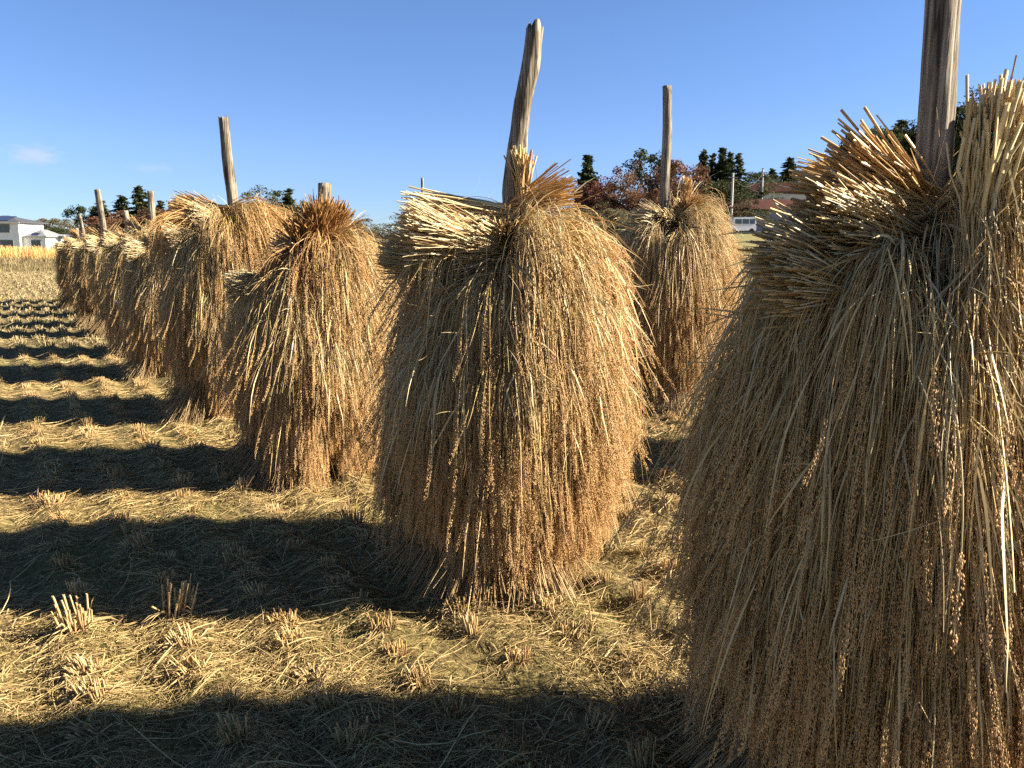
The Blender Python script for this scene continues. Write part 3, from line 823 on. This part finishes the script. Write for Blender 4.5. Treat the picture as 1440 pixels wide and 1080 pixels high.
def litter(n, y0, y1, Lr, rad, seed, lift=.011):
    rng = np.random.default_rng(seed)
    x, y = scatter(rng, n, y0, y1)
    patch = np.sin(x * 2.3 + 1.5 * np.sin(y * 1.9)) * np.sin(y * 2.9 + 1.1 * np.sin(x * 1.7)) + .5 * np.sin(x * 5.1 + y * 4.3)
    keep = rng.random(n) < np.clip(.62 + .35 * patch, .18, 1)
    x, y = x[keep], y[keep]; n = len(x)
    L = rng.uniform(*Lr, n) * rng.uniform(.5, 1.2, n)
    az = rng.uniform(0, math.pi, n)
    al = rng.random(n) < .2
    az = np.where(al, rng.normal(math.pi * .15, .5, n), az)
    cur = rng.normal(0, .35, n) * (1 + 2.5 * (rng.random(n) < .12))
    kink = rng.normal(0, 1.0, n) * (rng.random(n) < .22); kp = rng.integers(1, 5, n)
    k = 5
    P = np.zeros((n, k, 3)); P[:, 0, 0] = x; P[:, 0, 1] = y
    for j in range(1, k):
        a = az + cur * (j / k - .5) + kink * (j >= kp)
        P[:, j, 0] = P[:, j - 1, 0] + np.cos(a) * L / (k - 1)
        P[:, j, 1] = P[:, j - 1, 1] + np.sin(a) * L / (k - 1)
    g = ground_z(P[:, :, 0], P[:, :, 1])
    tilt = rng.normal(0, .35, n) * (rng.random(n) < .16)
    f = np.linspace(-.5, .5, k)
    h = np.abs(rng.normal(0, lift, n))[:, None] + np.abs(tilt * L * .35)[:, None] * (f[None] + .5) * 1.0 + .008 * np.sin(np.linspace(0, math.pi, k))[None] * rng.random((n, 1))
    P[:, :, 2] = g + .004 + h
    R = rad * rng.uniform(.5, 1.35, n)[:, None] * np.array([.9, 1, 1, .9, .5])[None] * (1 + .05 * y[:, None])
    return tubes(P, R, 2 if y0 > 6 else 3, rng, rng.random(n), np.broadcast_to(np.linspace(0, 1, k), (n, k)))


parts = [litter(40000, 1.8, 4.8, (.03, .16), .0012, 301), litter(45000, 1.8, 5.5, (.012, .05), .0010, 307, .012), litter(3000, 1.8, 5.5, (.16, .36), .0019, 302, .016),
         litter(40000, 4.6, 9.5, (.05, .2), .0014, 303), litter(3500, 5, 10, (.18, .42), .0022, 304, .016)]
V, F, at = merge(parts)
tag(link('loose_straw', np_mesh('loose_straw', V, F, M['litter'], at)), 'loose cut straw scattered over the paddy floor', 'straw', kind='stuff')
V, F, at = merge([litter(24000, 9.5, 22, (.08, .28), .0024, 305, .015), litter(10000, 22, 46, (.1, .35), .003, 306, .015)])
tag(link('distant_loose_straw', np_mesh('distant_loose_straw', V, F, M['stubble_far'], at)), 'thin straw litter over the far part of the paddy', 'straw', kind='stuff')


def blades(n, y0, y1, hr, wd, seed, mask=True, xr=.7, yfun=None, k=3):
    rng = np.random.default_rng(seed)
    x, y = scatter(rng, n, y0, y1)
    if mask:
        patch = np.sin(x * 1.9 + 2) * np.sin(y * 2.3 + .6) + .6 * np.sin(x * 4.7 + 1.3 * y) + .4 * np.sin(7 * y - 3 * x)
        keep = rng.random(n) < np.clip(.45 + .45 * patch, .06, 1)
        x, y = x[keep], y[keep]; n = len(x)
    h = rng.uniform(*hr, n)
    d = nrm(np.stack([rng.normal(0, .5, n), rng.normal(0, .5, n), np.ones(n)], -1))
    bend = rng.normal(0, .5, (n, 2))
    P = np.zeros((n, k, 3))
    P[:, 0] = np.stack([x, y, ground_z(x, y) - .004], -1)
    for j in range(1, k):
        d2 = d.copy(); d2[:, :2] += bend * j / k
        P[:, j] = P[:, j - 1] + nrm(d2) * (h / (k - 1))[:, None]
    R = np.broadcast_to(np.linspace(1, .15, k), (n, k)) * wd * (1 + .12 * y[:, None])
    return tubes(P, R, 2, rng, rng.random(n), np.broadcast_to(np.linspace(0, 1, k), (n, k)))


V, F, at = merge([blades(90000, 1.8, 9, (.012, .045), .0009, 401), blades(50000, 9, 40, (.02, .05), .0012, 402)])
tag(link('short_grass', np_mesh('short_grass', V, F, M['grass'], at)), 'short green and yellow grass growing between the stubble', 'grass', kind='stuff')


def band(n, y0, y1, b0, b1, hr, wd, seed, mat, k=4):
    rng = np.random.default_rng(seed)
    y = rng.uniform(y0, y1, n); x = rng.uniform(b0, b1, n) * y
    h = rng.uniform(*hr, n) * (.75 + .25 * np.sin(x * .35 + 1.7 * np.sin(x * .13)))
    d = nrm(np.stack([rng.normal(0, .18, n), rng.normal(0, .18, n), np.ones(n)], -1)); bd = rng.normal(0, .35, (n, 2))
    P = np.zeros((n, k, 3)); P[:, 0] = np.stack([x, y, ground_z(x, y) - .03], -1)
    for j in range(1, k):
        d2 = d.copy(); d2[:, :2] += bd * (j / k) ** 2
        P[:, j] = P[:, j - 1] + nrm(d2) * (h / (k - 1))[:, None]
    R = np.broadcast_to(np.linspace(1, .3, k), (n, k)) * wd
    V, F, at = tubes(P, R, 2, rng, rng.random(n), np.broadcast_to(np.linspace(0, 1, k), (n, k)))
    return np_mesh('band', V, F, M[mat], at)


tag(link('dry_grass', band(26000, 54, 64, -.72, .04, (.55, 1.1), .02, 501, 'drygrass')), 'tall golden dry grass along the far edge of the paddy', 'grass', kind='stuff')
tag(link('bank_weeds', band(24000, 48.0, 53.5, -.72, .45, (.12, .42), .022, 502, 'weeds')), 'low brown weeds on the bank at the end of the paddy', 'weeds', kind='stuff')


# ------------------------------------------------------------------ trees
def limb(p, q, r0, r1, rng, k=6, wob=.05):
    f = np.linspace(0, 1, k)
    P = np.array(p)[None] * (1 - f[:, None]) + np.array(q)[None] * f[:, None]
    P[1:-1] += rng.normal(0, wob, (k - 2, 3)) * np.linalg.norm(np.array(q) - np.array(p))
    return tubes(P[None], (r0 + (r1 - r0) * f)[None], 7, rng, np.array([.5]), f[None])


def leaf_faces(C, size, rng, rnd, up=0.0):
    n = len(C)
    d = nrm(rng.normal(size=(n, 3)) + np.array([0, 0, up])); e = nrm(np.cross(d, nrm(rng.normal(size=(n, 3)))))
    sz = size * rng.uniform(.5, 1.3, n)[:, None]
    V = np.stack([C - d * sz, C + e * sz * .5, C + d * sz, C - e * sz * .5], 1).reshape(-1, 3)
    F = np.arange(n * 4).reshape(-1, 4)
    return V, F, {'rnd': np.repeat(rnd, 4)}


def conifer(seed, n=7500, slim=.17, ragged=.5):
    """unit-height cedar: whorls of drooping sprays round a straight trunk"""
    rng = np.random.default_rng(seed)
    trunk = limb((0, 0, -.03), (rng.normal(0, .01), rng.normal(0, .01), .97), .018, .003, rng, 8, .004)
    nb = 90
    zb = .10 + .88 * (np.arange(nb) + rng.random(nb)) / nb
    ab = rng.uniform(0, 6.28, nb)
    Rb = slim * (1 - zb) ** .75 * rng.uniform(1 - ragged, 1.1, nb) + .012
    i = rng.choice(nb, n, p=(Rb + .02) / (Rb + .02).sum())
    f = rng.random(n) ** .6
    dr = -.10 * f * Rb[i] * 3
    C = np.stack([np.cos(ab[i]) * Rb[i] * f, np.sin(ab[i]) * Rb[i] * f, zb[i] + dr + .06 * f * Rb[i]], -1)
    C += rng.normal(0, 1, C.shape) * np.array([.017, .017, .011]) * (.5 + (1 - zb[i]))[:, None]
    r = np.clip(.5 * rng.random(nb)[i] + .5 * rng.random(n), 0, 1)
    return np_mesh('trunk', trunk[0], trunk[1], M['bark']), leaf_faces(C, .0165, rng, r, -.4)


def broadleaf(seed, n=7500, nc=44, wide=.5, base=.22, sparse=.0):
    rng = np.random.default_rng(seed)
    cc = nrm(rng.normal(size=(nc, 3))) * (rng.random((nc, 1)) ** .45)
    cc[:, 2] = cc[:, 2] * (.5 - base * .5) + .5 + base * .5 - .03
    cc[:, :2] *= wide
    parts = [limb((0, 0, -.03), (rng.normal(0, .03), rng.normal(0, .03), .42), .03, .016, rng, 6, .03)]
    for j in range(min(nc, 26)):
        parts.append(limb((rng.normal(0, .01), rng.normal(0, .01), rng.uniform(.18, .42)), cc[j], .010, .002, rng, 5, .06))
    tv, tf, _ = merge([(a, b, {}) for a, b, c in parts])
    i = rng.integers(0, nc, n)
    rad = rng.uniform(.06, .13, nc)[i]
    C = cc[i] + nrm(rng.normal(size=(n, 3))) * (rng.random((n, 1)) ** .5) * rad[:, None] * np.array([1.1, 1.1, .8])
    r = np.clip(.6 * rng.random(nc)[i] + .4 * rng.random(n), 0, 1)
    return np_mesh('trunk', tv, tf, M['bark']), leaf_faces(C, .018 + .006 * sparse, rng, r)


TREE = {}
for nm, gen, mats in (('cedar', [conifer(600, slim=.17), conifer(601, slim=.21, ragged=.6), conifer(602, slim=.14, ragged=.7)], ('cedar',)),
                      ('pine', [broadleaf(640, 2600, 16, .36, .5), broadleaf(641, 3000, 20, .42, .42)], ('cedar',)),
                      ('broad', [broadleaf(620), broadleaf(621, 4000, 36, .55, .15), broadleaf(622, 4400, 50, .62, .1)], ('russet', 'redleaf', 'greyleaf', 'evergreen'))):
    for gi, (tm, (cv, cf, ca)) in enumerate(gen):
        for mm in mats:
            TREE[(nm, gi, mm)] = (tm, np_mesh('crown', cv, cf, M[mm], ca, smooth=False))


def tree(u, vtop, Y, kind, gi, mat, wd, label, name, cat, sink=0.0):
    """stands at bearing of photo column u, distance Y, its height reaching up to photo row vtop"""
    x_ = (u - 720) / 1120; y_ = -(vtop - 540) / 1120
    dY = math.cos(PITCH) + y_ * math.sin(PITCH); dZ = -math.sin(PITCH) + y_ * math.cos(PITCH)
    k = Y / dY
    X = x_ * k; zt = EYE + dZ * k
    g = float(ground_z(X, Y)) - sink
    h = max(zt - g, 1.5)
    root = empty(name, (X, Y, g), rs.uniform(0, 6.28))
    tag(root, label, cat, 'trees round the paddy')
    tm, cm = TREE[(kind, gi, mat)]
    wsc = h * wd * (1.6 if kind == 'cedar' else 1.25)
    link('trunk', tm, root, scale=(wsc, wsc, h)); link('crown', cm, root, scale=(wsc, wsc, h))


C_, P_, B_ = 'cedar', 'pine', 'broad'
for a in [
    # left horizon
    (50, 309, 185, B_, 2, 'redleaf', 1.5, 'low reddish tree just right of the white house roof', 'autumn_tree', 'tree'),
    (28, 316, 190, B_, 1, 'redleaf', 1.3, 'low reddish tree directly behind the white house', 'autumn_tree', 'tree'),
    (76, 304, 180, B_, 0, 'greyleaf', 1.3, 'grey green tree above the greenhouse on the left', 'broadleaf_tree', 'tree'),
    (98, 306, 178, B_, 1, 'greyleaf', 1.3, 'pale grey green tree left of the leftmost straw stack top', 'broadleaf_tree', 'tree'),
    (72, 317, 165, B_, 2, 'evergreen', 1.6, 'dark rounded bush behind the greenhouse, left one', 'evergreen_bush', 'bush'),
    (96, 318, 164, B_, 0, 'evergreen', 1.7, 'dark rounded bush behind the greenhouse, right one', 'evergreen_bush', 'bush'),
    (118, 285, 170, P_, 0, 'cedar', 1.1, 'dark rounded conifer left of the thick leaning far pole', 'conifer_tree', 'tree'),
    (132, 290, 174, C_, 1, 'cedar', 1.3, 'dark conifer partly behind the thick leaning far pole', 'conifer_tree', 'tree'),
    (142, 281, 172, C_, 2, 'cedar', 1.5, 'dark conifer directly behind the thick leaning far pole', 'conifer_tree', 'tree'),
    (170, 274, 170, C_, 1, 'cedar', 1.4, 'broad dark cedar right of the thick leaning far pole', 'cedar_tree', 'tree'),
    (195, 260, 168, C_, 0, 'cedar', 1.2, 'tall pointed cedar left of the medium grey far pole, tallest on the left', 'cedar_tree', 'tree'),
    (225, 281, 172, C_, 2, 'cedar', 1.3, 'small cedar right of the medium grey far pole', 'cedar_tree', 'tree'),
    (185, 294, 160, B_, 1, 'russet', 1.4, 'russet tree under the tall pointed cedar on the left', 'autumn_tree', 'tree'),
    (208, 291, 160, B_, 2, 'russet', 1.2, 'russet tree behind the medium grey far pole', 'autumn_tree', 'tree'),
    (236, 288, 162, B_, 0, 'russet', 1.2, 'thin russet tree left of the bundle jutting up left', 'autumn_tree', 'tree'),
    (150, 302, 158, B_, 0, 'russet', 1.6, 'low russet shrubbery below the thick leaning far pole', 'autumn_tree', 'tree'),
    # between the left stacks
    (386, 257, 150, P_, 1, 'cedar', .9, 'flat topped dark pine peeping over the bent pole stack', 'pine_tree', 'tree'),
    (405, 264, 150, C_, 1, 'cedar', 1.1, 'dark conifer right of the flat topped pine', 'conifer_tree', 'tree'),
    (428, 292, 130, B_, 2, 'evergreen', 1.4, 'dark round evergreen between the bent pole and the brown brush', 'evergreen_tree', 'tree'),
    (528, 305, 120, B_, 1, 'greyleaf', 1.7, 'low dull green tree left of the central stack, nearer the brown brush', 'broadleaf_tree', 'tree'),
    (550, 302, 118, B_, 2, 'greyleaf', 1.7, 'low dull green tree touching the central stack on the left', 'broadleaf_tree', 'tree'),
    (480, 308, 125, B_, 0, 'evergreen', 1.6, 'low evergreen tree behind the brown brush', 'evergreen_tree', 'tree'),
    # right of the central stack
    (826, 216, 104, C_, 2, 'cedar', 1.0, 'single dark pointed cedar right of the central tuft', 'cedar_tree', 'tree'),
    (842, 250, 96, B_, 0, 'redleaf', .8, 'reddish autumn tree under the single pointed cedar', 'autumn_tree', 'tree'),
    (858, 231, 98, B_, 1, 'russet', .75, 'pinkish brown autumn tree left of the tall slim pole, farther from it', 'autumn_tree', 'tree'),
    (884, 224, 97, B_, 2, 'russet', .7, 'wide russet autumn tree left of the tall slim pole', 'autumn_tree', 'tree'),
    (916, 207, 104, P_, 0, 'cedar', .8, 'dark loose pine just left of the tall slim pole', 'pine_tree', 'tree'),
    (955, 219, 92, B_, 0, 'russet', .75, 'big brown autumn tree just right of the tall slim pole', 'autumn_tree', 'tree'),
    (975, 244, 90, B_, 1, 'russet', .9, 'lower brown autumn tree left of the cedar group', 'autumn_tree', 'tree'),
    (845, 283, 76, B_, 2, 'evergreen', 1.3, 'dark green bush below the autumn trees', 'evergreen_bush', 'bush'),
    (820, 292, 74, B_, 1, 'greyleaf', 1.4, 'grey green bush beside the central stack on the right', 'evergreen_bush', 'bush'),
    (870, 290, 72, B_, 0, 'greyleaf', 1.4, 'grey green bush touching the back stack on the left', 'evergreen_bush', 'bush'),
    (990, 209, 96, C_, 0, 'cedar', 0.8, 'first cedar from the left in the tall cedar group', 'cedar_tree', 'tree'),
    (1003, 214, 98, C_, 1, 'cedar', 0.7, 'second cedar from the left in the tall cedar group', 'cedar_tree', 'tree'),
    (1016, 206, 97, C_, 2, 'cedar', 0.9, 'third cedar from the left in the group, the tallest', 'cedar_tree', 'tree'),
    (1027, 212, 99, C_, 0, 'cedar', 0.75, 'fourth cedar from the left in the tall cedar group', 'cedar_tree', 'tree'),
    (1040, 214, 96, C_, 1, 'cedar', 0.75, 'last cedar on the right of the tall cedar group', 'cedar_tree', 'tree'),
    (1052, 240, 92, B_, 1, 'evergreen', .9, 'rounded green tree against the right side of the cedar group', 'evergreen_tree', 'tree'),
    (1014, 248, 88, B_, 0, 'evergreen', 1.0, 'rounded green tree in front of the cedar group', 'evergreen_tree', 'tree'),
    (1044, 272, 84, B_, 2, 'evergreen', 1.0, 'small bright green bush above the red roofed shed', 'evergreen_bush', 'bush'),
    (1000, 274, 82, B_, 1, 'russet', 1.3, 'low brown bush left of the red roofed shed', 'autumn_bush', 'bush'),
    (1066, 256, 126, B_, 0, 'evergreen', 1.1, 'dark round tree on the slope behind the second thin pole', 'hillside_tree', 'tree'),
    (1092, 252, 128, B_, 2, 'evergreen', 1.2, 'dark round tree on the slope behind the upper red roof, left one', 'hillside_tree', 'tree'),
    (1122, 248, 130, B_, 1, 'evergreen', 1.2, 'dark round tree on the slope behind the upper red roof, right one', 'hillside_tree', 'tree'),
    (1152, 244, 132, B_, 0, 'evergreen', 1.2, 'dark round tree rising behind the grey roofed pale building', 'hillside_tree', 'tree'),
    (1062, 243, 120, B_, 2, 'evergreen', 1.0, 'dark green tree filling the dip just right of the last cedar', 'hillside_tree', 'tree'),
    (1082, 246, 122, B_, 1, 'evergreen', 1.1, 'dark green tree between the two pale thin poles, above the shed roof', 'hillside_tree', 'tree'),
    (1030, 262, 90, B_, 2, 'evergreen', 1.1, 'broad green tree in front of the right half of the cedar group', 'evergreen_tree', 'tree'),
    (978, 262, 88, B_, 1, 'russet', 1.2, 'low rusty bush between the tall slim pole and the cedars', 'autumn_bush', 'bush'),
    (900, 262, 86, B_, 0, 'russet', 1.2, 'low rusty bush behind the top of the back stack', 'autumn_bush', 'bush'),
]: tree(*a)
hill_row = [(1072, 238, 150), (1086, 236, 155), (1098, 246, 148), (1111, 220, 150), (1124, 236, 152), (1137, 233, 156), (1150, 232, 150), (1164, 226, 154),
            (1180, 205, 160), (1196, 186, 158), (1212, 178, 162), (1230, 176, 158), (1248, 172, 164), (1266, 168, 160), (1284, 165, 162),
            (1302, 158, 165), (1320, 152, 160), (1338, 146, 163), (1356, 140, 160), (1374, 133, 165), (1390, 122, 160), (1408, 128, 163), (1424, 120, 160), (1440, 116, 165), (1458, 112, 160)]
for i, (u, v, Y) in enumerate(hill_row):
    if u < 1075: side = 'far dark tree on the slope right of the cedar group, nearest the group'
    elif u < 1170: side = ['', 'far dark tree behind the first thin pole right of the cedars', 'far dark low tree above the red roof', 'far slim tree taller than its neighbours above the white gable', 'far dark tree above the white gable', 'far dark tree above the grey roof', 'far dark tree right of the grey roof', 'far dark tree touching the stalk ends of the nearest stack'][i]
    elif u < 1300: side = 'dark hillside tree behind the stalk ends left of the thick pole'
    else: side = 'dark hillside tree behind the stalk ends right of the thick pole'
    k = (C_, i % 3, 'cedar') if i == 3 or i % 4 == 1 else ((P_, i % 2, 'cedar') if i % 4 == 3 else (B_, i % 3, 'evergreen'))
    tree(u, v, Y, *k, 1.3 if k[0] == C_ else .8, side, 'hillside_tree', 'tree')


# ------------------------------------------------------------------ buildings, poles, vehicle
def box_parts(boxes):
    Vs, Fs = [], []
    for (x0, y0, z0, x1, y1, z1) in boxes:
        o = len(Vs) * 8
        Vs.append(np.array([[x0, y0, z0], [x1, y0, z0], [x1, y1, z0], [x0, y1, z0], [x0, y0, z1], [x1, y0, z1], [x1, y1, z1], [x0, y1, z1]], float))
        Fs.append(np.array([[0, 3, 2, 1], [4, 5, 6, 7], [0, 1, 5, 4], [1, 2, 6, 5], [2, 3, 7, 6], [3, 0, 4, 7]]) + o)
    return np.concatenate(Vs), np.concatenate(Fs)


def boxes(name, bs, mat, parent, **kw):
    V, F = box_parts(bs)
    return link(name, np_mesh(name, V, F, M[mat], smooth=False), parent, **kw)


def hip_roof(name, x0, y0, x1, y1, z, h, ov, mat, parent, gable=False, ridge_y=False, th=.12):
    """closed roof solid with overhang; ridge along x unless ridge_y"""
    x0 -= ov; x1 += ov; y0 -= ov; y1 += ov
    if ridge_y:
        ins = 0 if gable else (x1 - x0) / 2
        a, b_ = ((x0 + x1) / 2, y0 + ins, z + h), ((x0 + x1) / 2, y1 - ins, z + h)
    else:
        ins = 0 if gable else (y1 - y0) / 2
        a, b_ = (x0 + ins, (y0 + y1) / 2, z + h), (x1 - ins, (y0 + y1) / 2, z + h)
    V = [(x0, y0, z - th), (x1, y0, z - th), (x1, y1, z - th), (x0, y1, z - th), (x0, y0, z), (x1, y0, z), (x1, y1, z), (x0, y1, z), a, b_]
    me = bpy.data.meshes.new(name)
    if ridge_y: up = [(4, 5, 8), (5, 6, 9, 8), (6, 7, 9), (7, 4, 8, 9)]
    else: up = [(4, 5, 9, 8), (5, 6, 9), (6, 7, 8, 9), (7, 4, 8)]
    me.from_pydata(V, [], [(0, 3, 2, 1), (0, 1, 5, 4), (1, 2, 6, 5), (2, 3, 7, 6), (3, 0, 4, 7)] + up)
    me.materials.append(M[mat])
    return link(name, me, parent)


def window(parent, x0, x1, z0, z1, y):
    """window on a wall that faces -y, standing a little proud"""
    f = boxes('window', [(x0, y - .06, z0, x1, y - .002, z0 + .08), (x0, y - .06, z1 - .08, x1, y - .002, z1), (x0, y - .06, z0 + .08, x0 + .08, y - .002, z1 - .08), (x1 - .08, y - .06, z0 + .08, x1, y - .002, z1 - .08),
                             ((x0 + x1) / 2 - .03, y - .05, z0 + .08, (x0 + x1) / 2 + .03, y - .002, z1 - .08)], 'frame', parent)
    boxes('pane', [(x0 + .08, y - .03, z0 + .08, (x0 + x1) / 2 - .03, y - .004, z1 - .08), ((x0 + x1) / 2 + .03, y - .03, z0 + .08, x1 - .08, y - .004, z1 - .08)], 'glass', f)
    return f


def wx(u, Y): return (u - 720) / 1120 * Y * .985


# white two-storey house with a low wing (150 m off)
Yh = 150.0
hx = wx(30, Yh); gz = float(ground_z(hx, Yh))
hs = empty('white_house', (hx, Yh, gz)); tag(hs, 'white two storey house with dark solar roof and low wing at far left', 'house')
boxes('wall', [(-9.5, 0, 0, -.2, 8, 5.2)], 'white_wall', hs)
rf = hip_roof('roof', -9.5, 0, -.2, 8, 5.2, 1.35, .6, 'slate', hs)
sp = boxes('solar_panel', [(-7.6, -.2, 0, -2.2, 2.9, .06)], 'solar', hs); sp.location = (0, .45, 5.54); sp.rotation_euler = (math.atan2(1.35, 4.6), 0, 0)
boxes('fascia', [(-10.1, -.66, 5.00, .4, -.60, 5.18)], 'white_wall', hs)
wing = boxes('wing_wall', [(-.2 + .003, 1, 0, 4.0, 7, 2.5)], 'white_wall', hs)
hip_roof('wing_roof', .25, 1, 4.0, 7, 2.62, 1.3, .45, 'grey_roof', hs, ridge_y=True)
sp2 = boxes('solar_panel', [(1.5, 0, 0, 2.8, .9, .05)], 'solar', hs); sp2.location = (0, .85, 2.84); sp2.rotation_euler = (math.atan2(1.3, 2.325), 0, 0)
for (a, b2, c, d2) in ((-8.6, -6.9, 3.3, 4.9), (-4.3, -1.8, 3.3, 4.9), (-3.9, -1.4, .1, 2.0)): window(hs, a, b2, c, d2, 0)
window(hs, 1.3, 3.1, .4, 2.0, 1)

gx = wx(80, 160); gz = float(ground_z(gx, 160))
gh = empty('greenhouse', (gx, 160, gz)); tag(gh, 'long low pale plastic greenhouse beside the white house', 'greenhouse')
kk = 14; ang = np.linspace(0, math.pi, kk)
prof = np.stack([-3.2 * np.cos(ang), 1.1 + 2.0 * np.sin(ang)], -1); prof = np.concatenate([[[-3.2, 0]], prof, [[3.2, 0]]])
V = np.concatenate([np.stack([np.full(len(prof), xx), prof[:, 0], prof[:, 1]], -1) for xx in (-4.8, 22)])
q = len(prof); F = np.stack([np.arange(q - 1), np.arange(1, q), np.arange(1, q) + q, np.arange(q - 1) + q], -1)
cov = np_mesh('film_cover', V, F, M['sheet']); link('film_cover', cov, gh)
boxes('end_wall', [(-4.86, -3.1, 0, -4.81, 3.1, 2.6)], 'sheet', gh)
boxes('base_rail', [(-4.8, -3.32, 0, 22, -3.24, .9)], 'white_wall', gh)
boxes('hoop', [(-4.4 + i * 1.5, -3.26, .9, -4.34 + i * 1.5, -3.21, 1.5) for i in range(17)], 'frame', gh)

# red roofed shed on the right, with a parked van in front
Ys = 84.0
sx_ = wx(1052, Ys); gz = float(ground_z(sx_, Ys))
sh = empty('shed', (sx_, Ys, gz)); tag(sh, 'long shed with dull red metal roof and blue grey wall behind the white van', 'shed')
boxes('wall', [(-3.2, 0, -1.5, 9, 5, 2.1)], 'grey_wall', sh)
hip_roof('roof', -3.2, 0, 9, 5, 2.23, 1.15, .55, 'red_roof', sh, gable=False)
boxes('post', [(-3.5, -.4, -1.5, -3.38, -.28, 2.1), (-.4, -.4, -1.5, -.28, -.28, 2.1), (3.0, -.4, -1.5, 3.12, -.28, 2.1)], 'frame', sh)
vx, Yv = wx(1040, 78), 78.0
gz = float(ground_z(vx, Yv))
van = empty('white_van', (vx, Yv, gz), .05); van.scale = (.78, .9, .85); tag(van, 'small white van parked in front of the red roofed shed', 'van')
pr = np.array([(-1.65, .35), (-1.7, 1.0), (-1.45, 1.05), (-1.05, 1.8), (1.6, 1.85), (1.7, 1.0), (1.7, .35)])
V = np.concatenate([np.stack([pr[:, 0], np.full(7, s_), pr[:, 1]], -1) for s_ in (-.72, .72)])
me = bpy.data.meshes.new('body')
me.from_pydata([tuple(v) for v in V], [], [tuple(range(7)), tuple(range(13, 6, -1))] + [(i + 7, (i + 1) % 7 + 7, (i + 1) % 7, i) for i in range(7)])
me.materials.append(M['paint']); link('body', me, van)
boxes('side_window', [(-.95, -.735, 1.08, -.15, -.722, 1.62), (-.05, -.735, 1.08, .75, -.722, 1.62), (.85, -.735, 1.08, 1.5, -.722, 1.62)], 'glass', van)
for wxp in (-1.1, 1.15):
    for wy in (-.66, .66):
        a = np.arange(18) * 2 * math.pi / 18
        V = np.concatenate([np.stack([.29 * np.cos(a), np.full(18, s_), .29 * np.sin(a)], -1) for s_ in (-.08, .08)])
        me = bpy.data.meshes.new('wheel'); me.from_pydata([tuple(v) for v in V], [], [tuple(range(18)), tuple(range(35, 17, -1))] + [(i + 18, (i + 1) % 18 + 18, (i + 1) % 18, i) for i in range(18)])
        me.materials.append(M['tyre']); link('wheel', me, van, (wxp, wy, .29))
boxes('tail_light', [(1.70, -.7, .95, 1.725, -.55, 1.25), (1.70, .55, .95, 1.725, .7, 1.25)], 'lamp', van)

# gabled white building and grey-roofed one further up the slope
Yg = 112.0
gx = wx(1138, Yg); gz = float(ground_z(gx, Yg))
zb = EYE + (345 - 286) / 1120 * Yg * .97
gb = empty('gabled_building', (gx, Yg, zb), R_(-28)); tag(gb, 'building with bright white gable end and dull red roof on the slope', 'building')
boxes('wall', [(-9, 0, gz - zb - 1, 0, 4.6, 1.5)], 'cream_wall', gb)
me = bpy.data.meshes.new('gable_wall')
me.from_pydata([(.02, -.05, gz - zb - 1), (.02, 4.65, gz - zb - 1), (.02, 4.65, 1.5), (.02, 2.3, 2.9), (.02, -.05, 1.5), (-.1, -.05, gz - zb - 1), (-.1, 4.65, gz - zb - 1), (-.1, 4.65, 1.5), (-.1, 2.3, 2.9), (-.1, -.05, 1.5)], [],
               [(0, 1, 2, 3, 4), (9, 8, 7, 6, 5), (0, 4, 9, 5), (1, 6, 7, 2), (3, 2, 7, 8), (4, 3, 8, 9)])
me.materials.append(M['white_wall']); link('gable_wall', me, gb)
hip_roof('roof', -9, 0, -.2, 4.6, 1.62, 1.42, .4, 'red_roof', gb, gable=True)
gx2 = wx(1152, 122)
zb2 = EYE + (345 - 284) / 1120 * 122 * .97
g2 = empty('grey_roofed_building', (gx2, 122, zb2)); tag(g2, 'pale building with grey roof just right of the white gable', 'building')
boxes('wall', [(-2.5, 0, -6, 7, 5, 1.6)], 'white_wall', g2)
hip_roof('roof', -2.5, 0, 7, 5, 1.72, 1.6, .5, 'grey_roof', g2, gable=True)

tops = []
for u, vt, Y, lab in ((1031, 243, 82, 'thin pale utility pole in front of the cedar group'), (1073, 237, 90, 'thin pale utility pole at the right end of the cedar group'),
                      (1138, 247, 96, 'thin dark utility pole in front of the white gable'), (1157, 247, 112, 'thin pale utility pole right of the white gable')):
    x_ = (u - 720) / 1120; y_ = -(vt - 540) / 1120
    k = Y / (math.cos(PITCH) + y_ * math.sin(PITCH))
    X = x_ * k; zt = EYE + (-math.sin(PITCH) + y_ * math.cos(PITCH)) * k
    g = float(ground_z(X, Y))
    rt = empty('utility_pole', (X, Y, g)); tag(rt, lab, 'utility pole', 'utility poles on the slope')
    f = np.linspace(0, 1, 8)
    V, F, at = tubes(np.stack([0 * f, 0 * f, -.5 + f * (zt - g + .5)], -1)[None], (.15 - .05 * f)[None], 12, rng, np.array([.5]), f[None])
    link('shaft', np_mesh('shaft', V, F, M['concrete']), rt)
    boxes('crossarm', [(-.5, -.18, zt - g - .5, .5, -.10, zt - g - .42)], 'frame', rt)
    boxes('cap', [(-.11, -.11, zt - g - .01, .11, .11, zt - g + .03)], 'frame', rt)
    tops.append((X, Y, zt))
def wire(p, q, label):
    f = np.linspace(0, 1, 20)[:, None]
    P = np.array(p) * (1 - f) + np.array(q) * f; P[:, 2] -= 1.2 * 4 * (f * (1 - f))[:, 0]
    V, F, at = tubes(P[None], np.full((1, 20), .018), 5, rng, np.array([.5]), f.T)
    tag(link('power_line', np_mesh('power_line', V, F, M['wire'])), label, 'power line', 'power lines between the utility poles')
for a, b2, lab in ((0, 1, 'power line from the cedar group pole to the next pole'), (1, 2, 'power line sagging towards the white gable'), (2, 3, 'short power line above the white gable')):
    p, q = list(tops[a]), list(tops[b2]); p[2] -= .44; q[2] -= .44; p[1] -= .14; q[1] -= .14
    wire(p, q, lab)
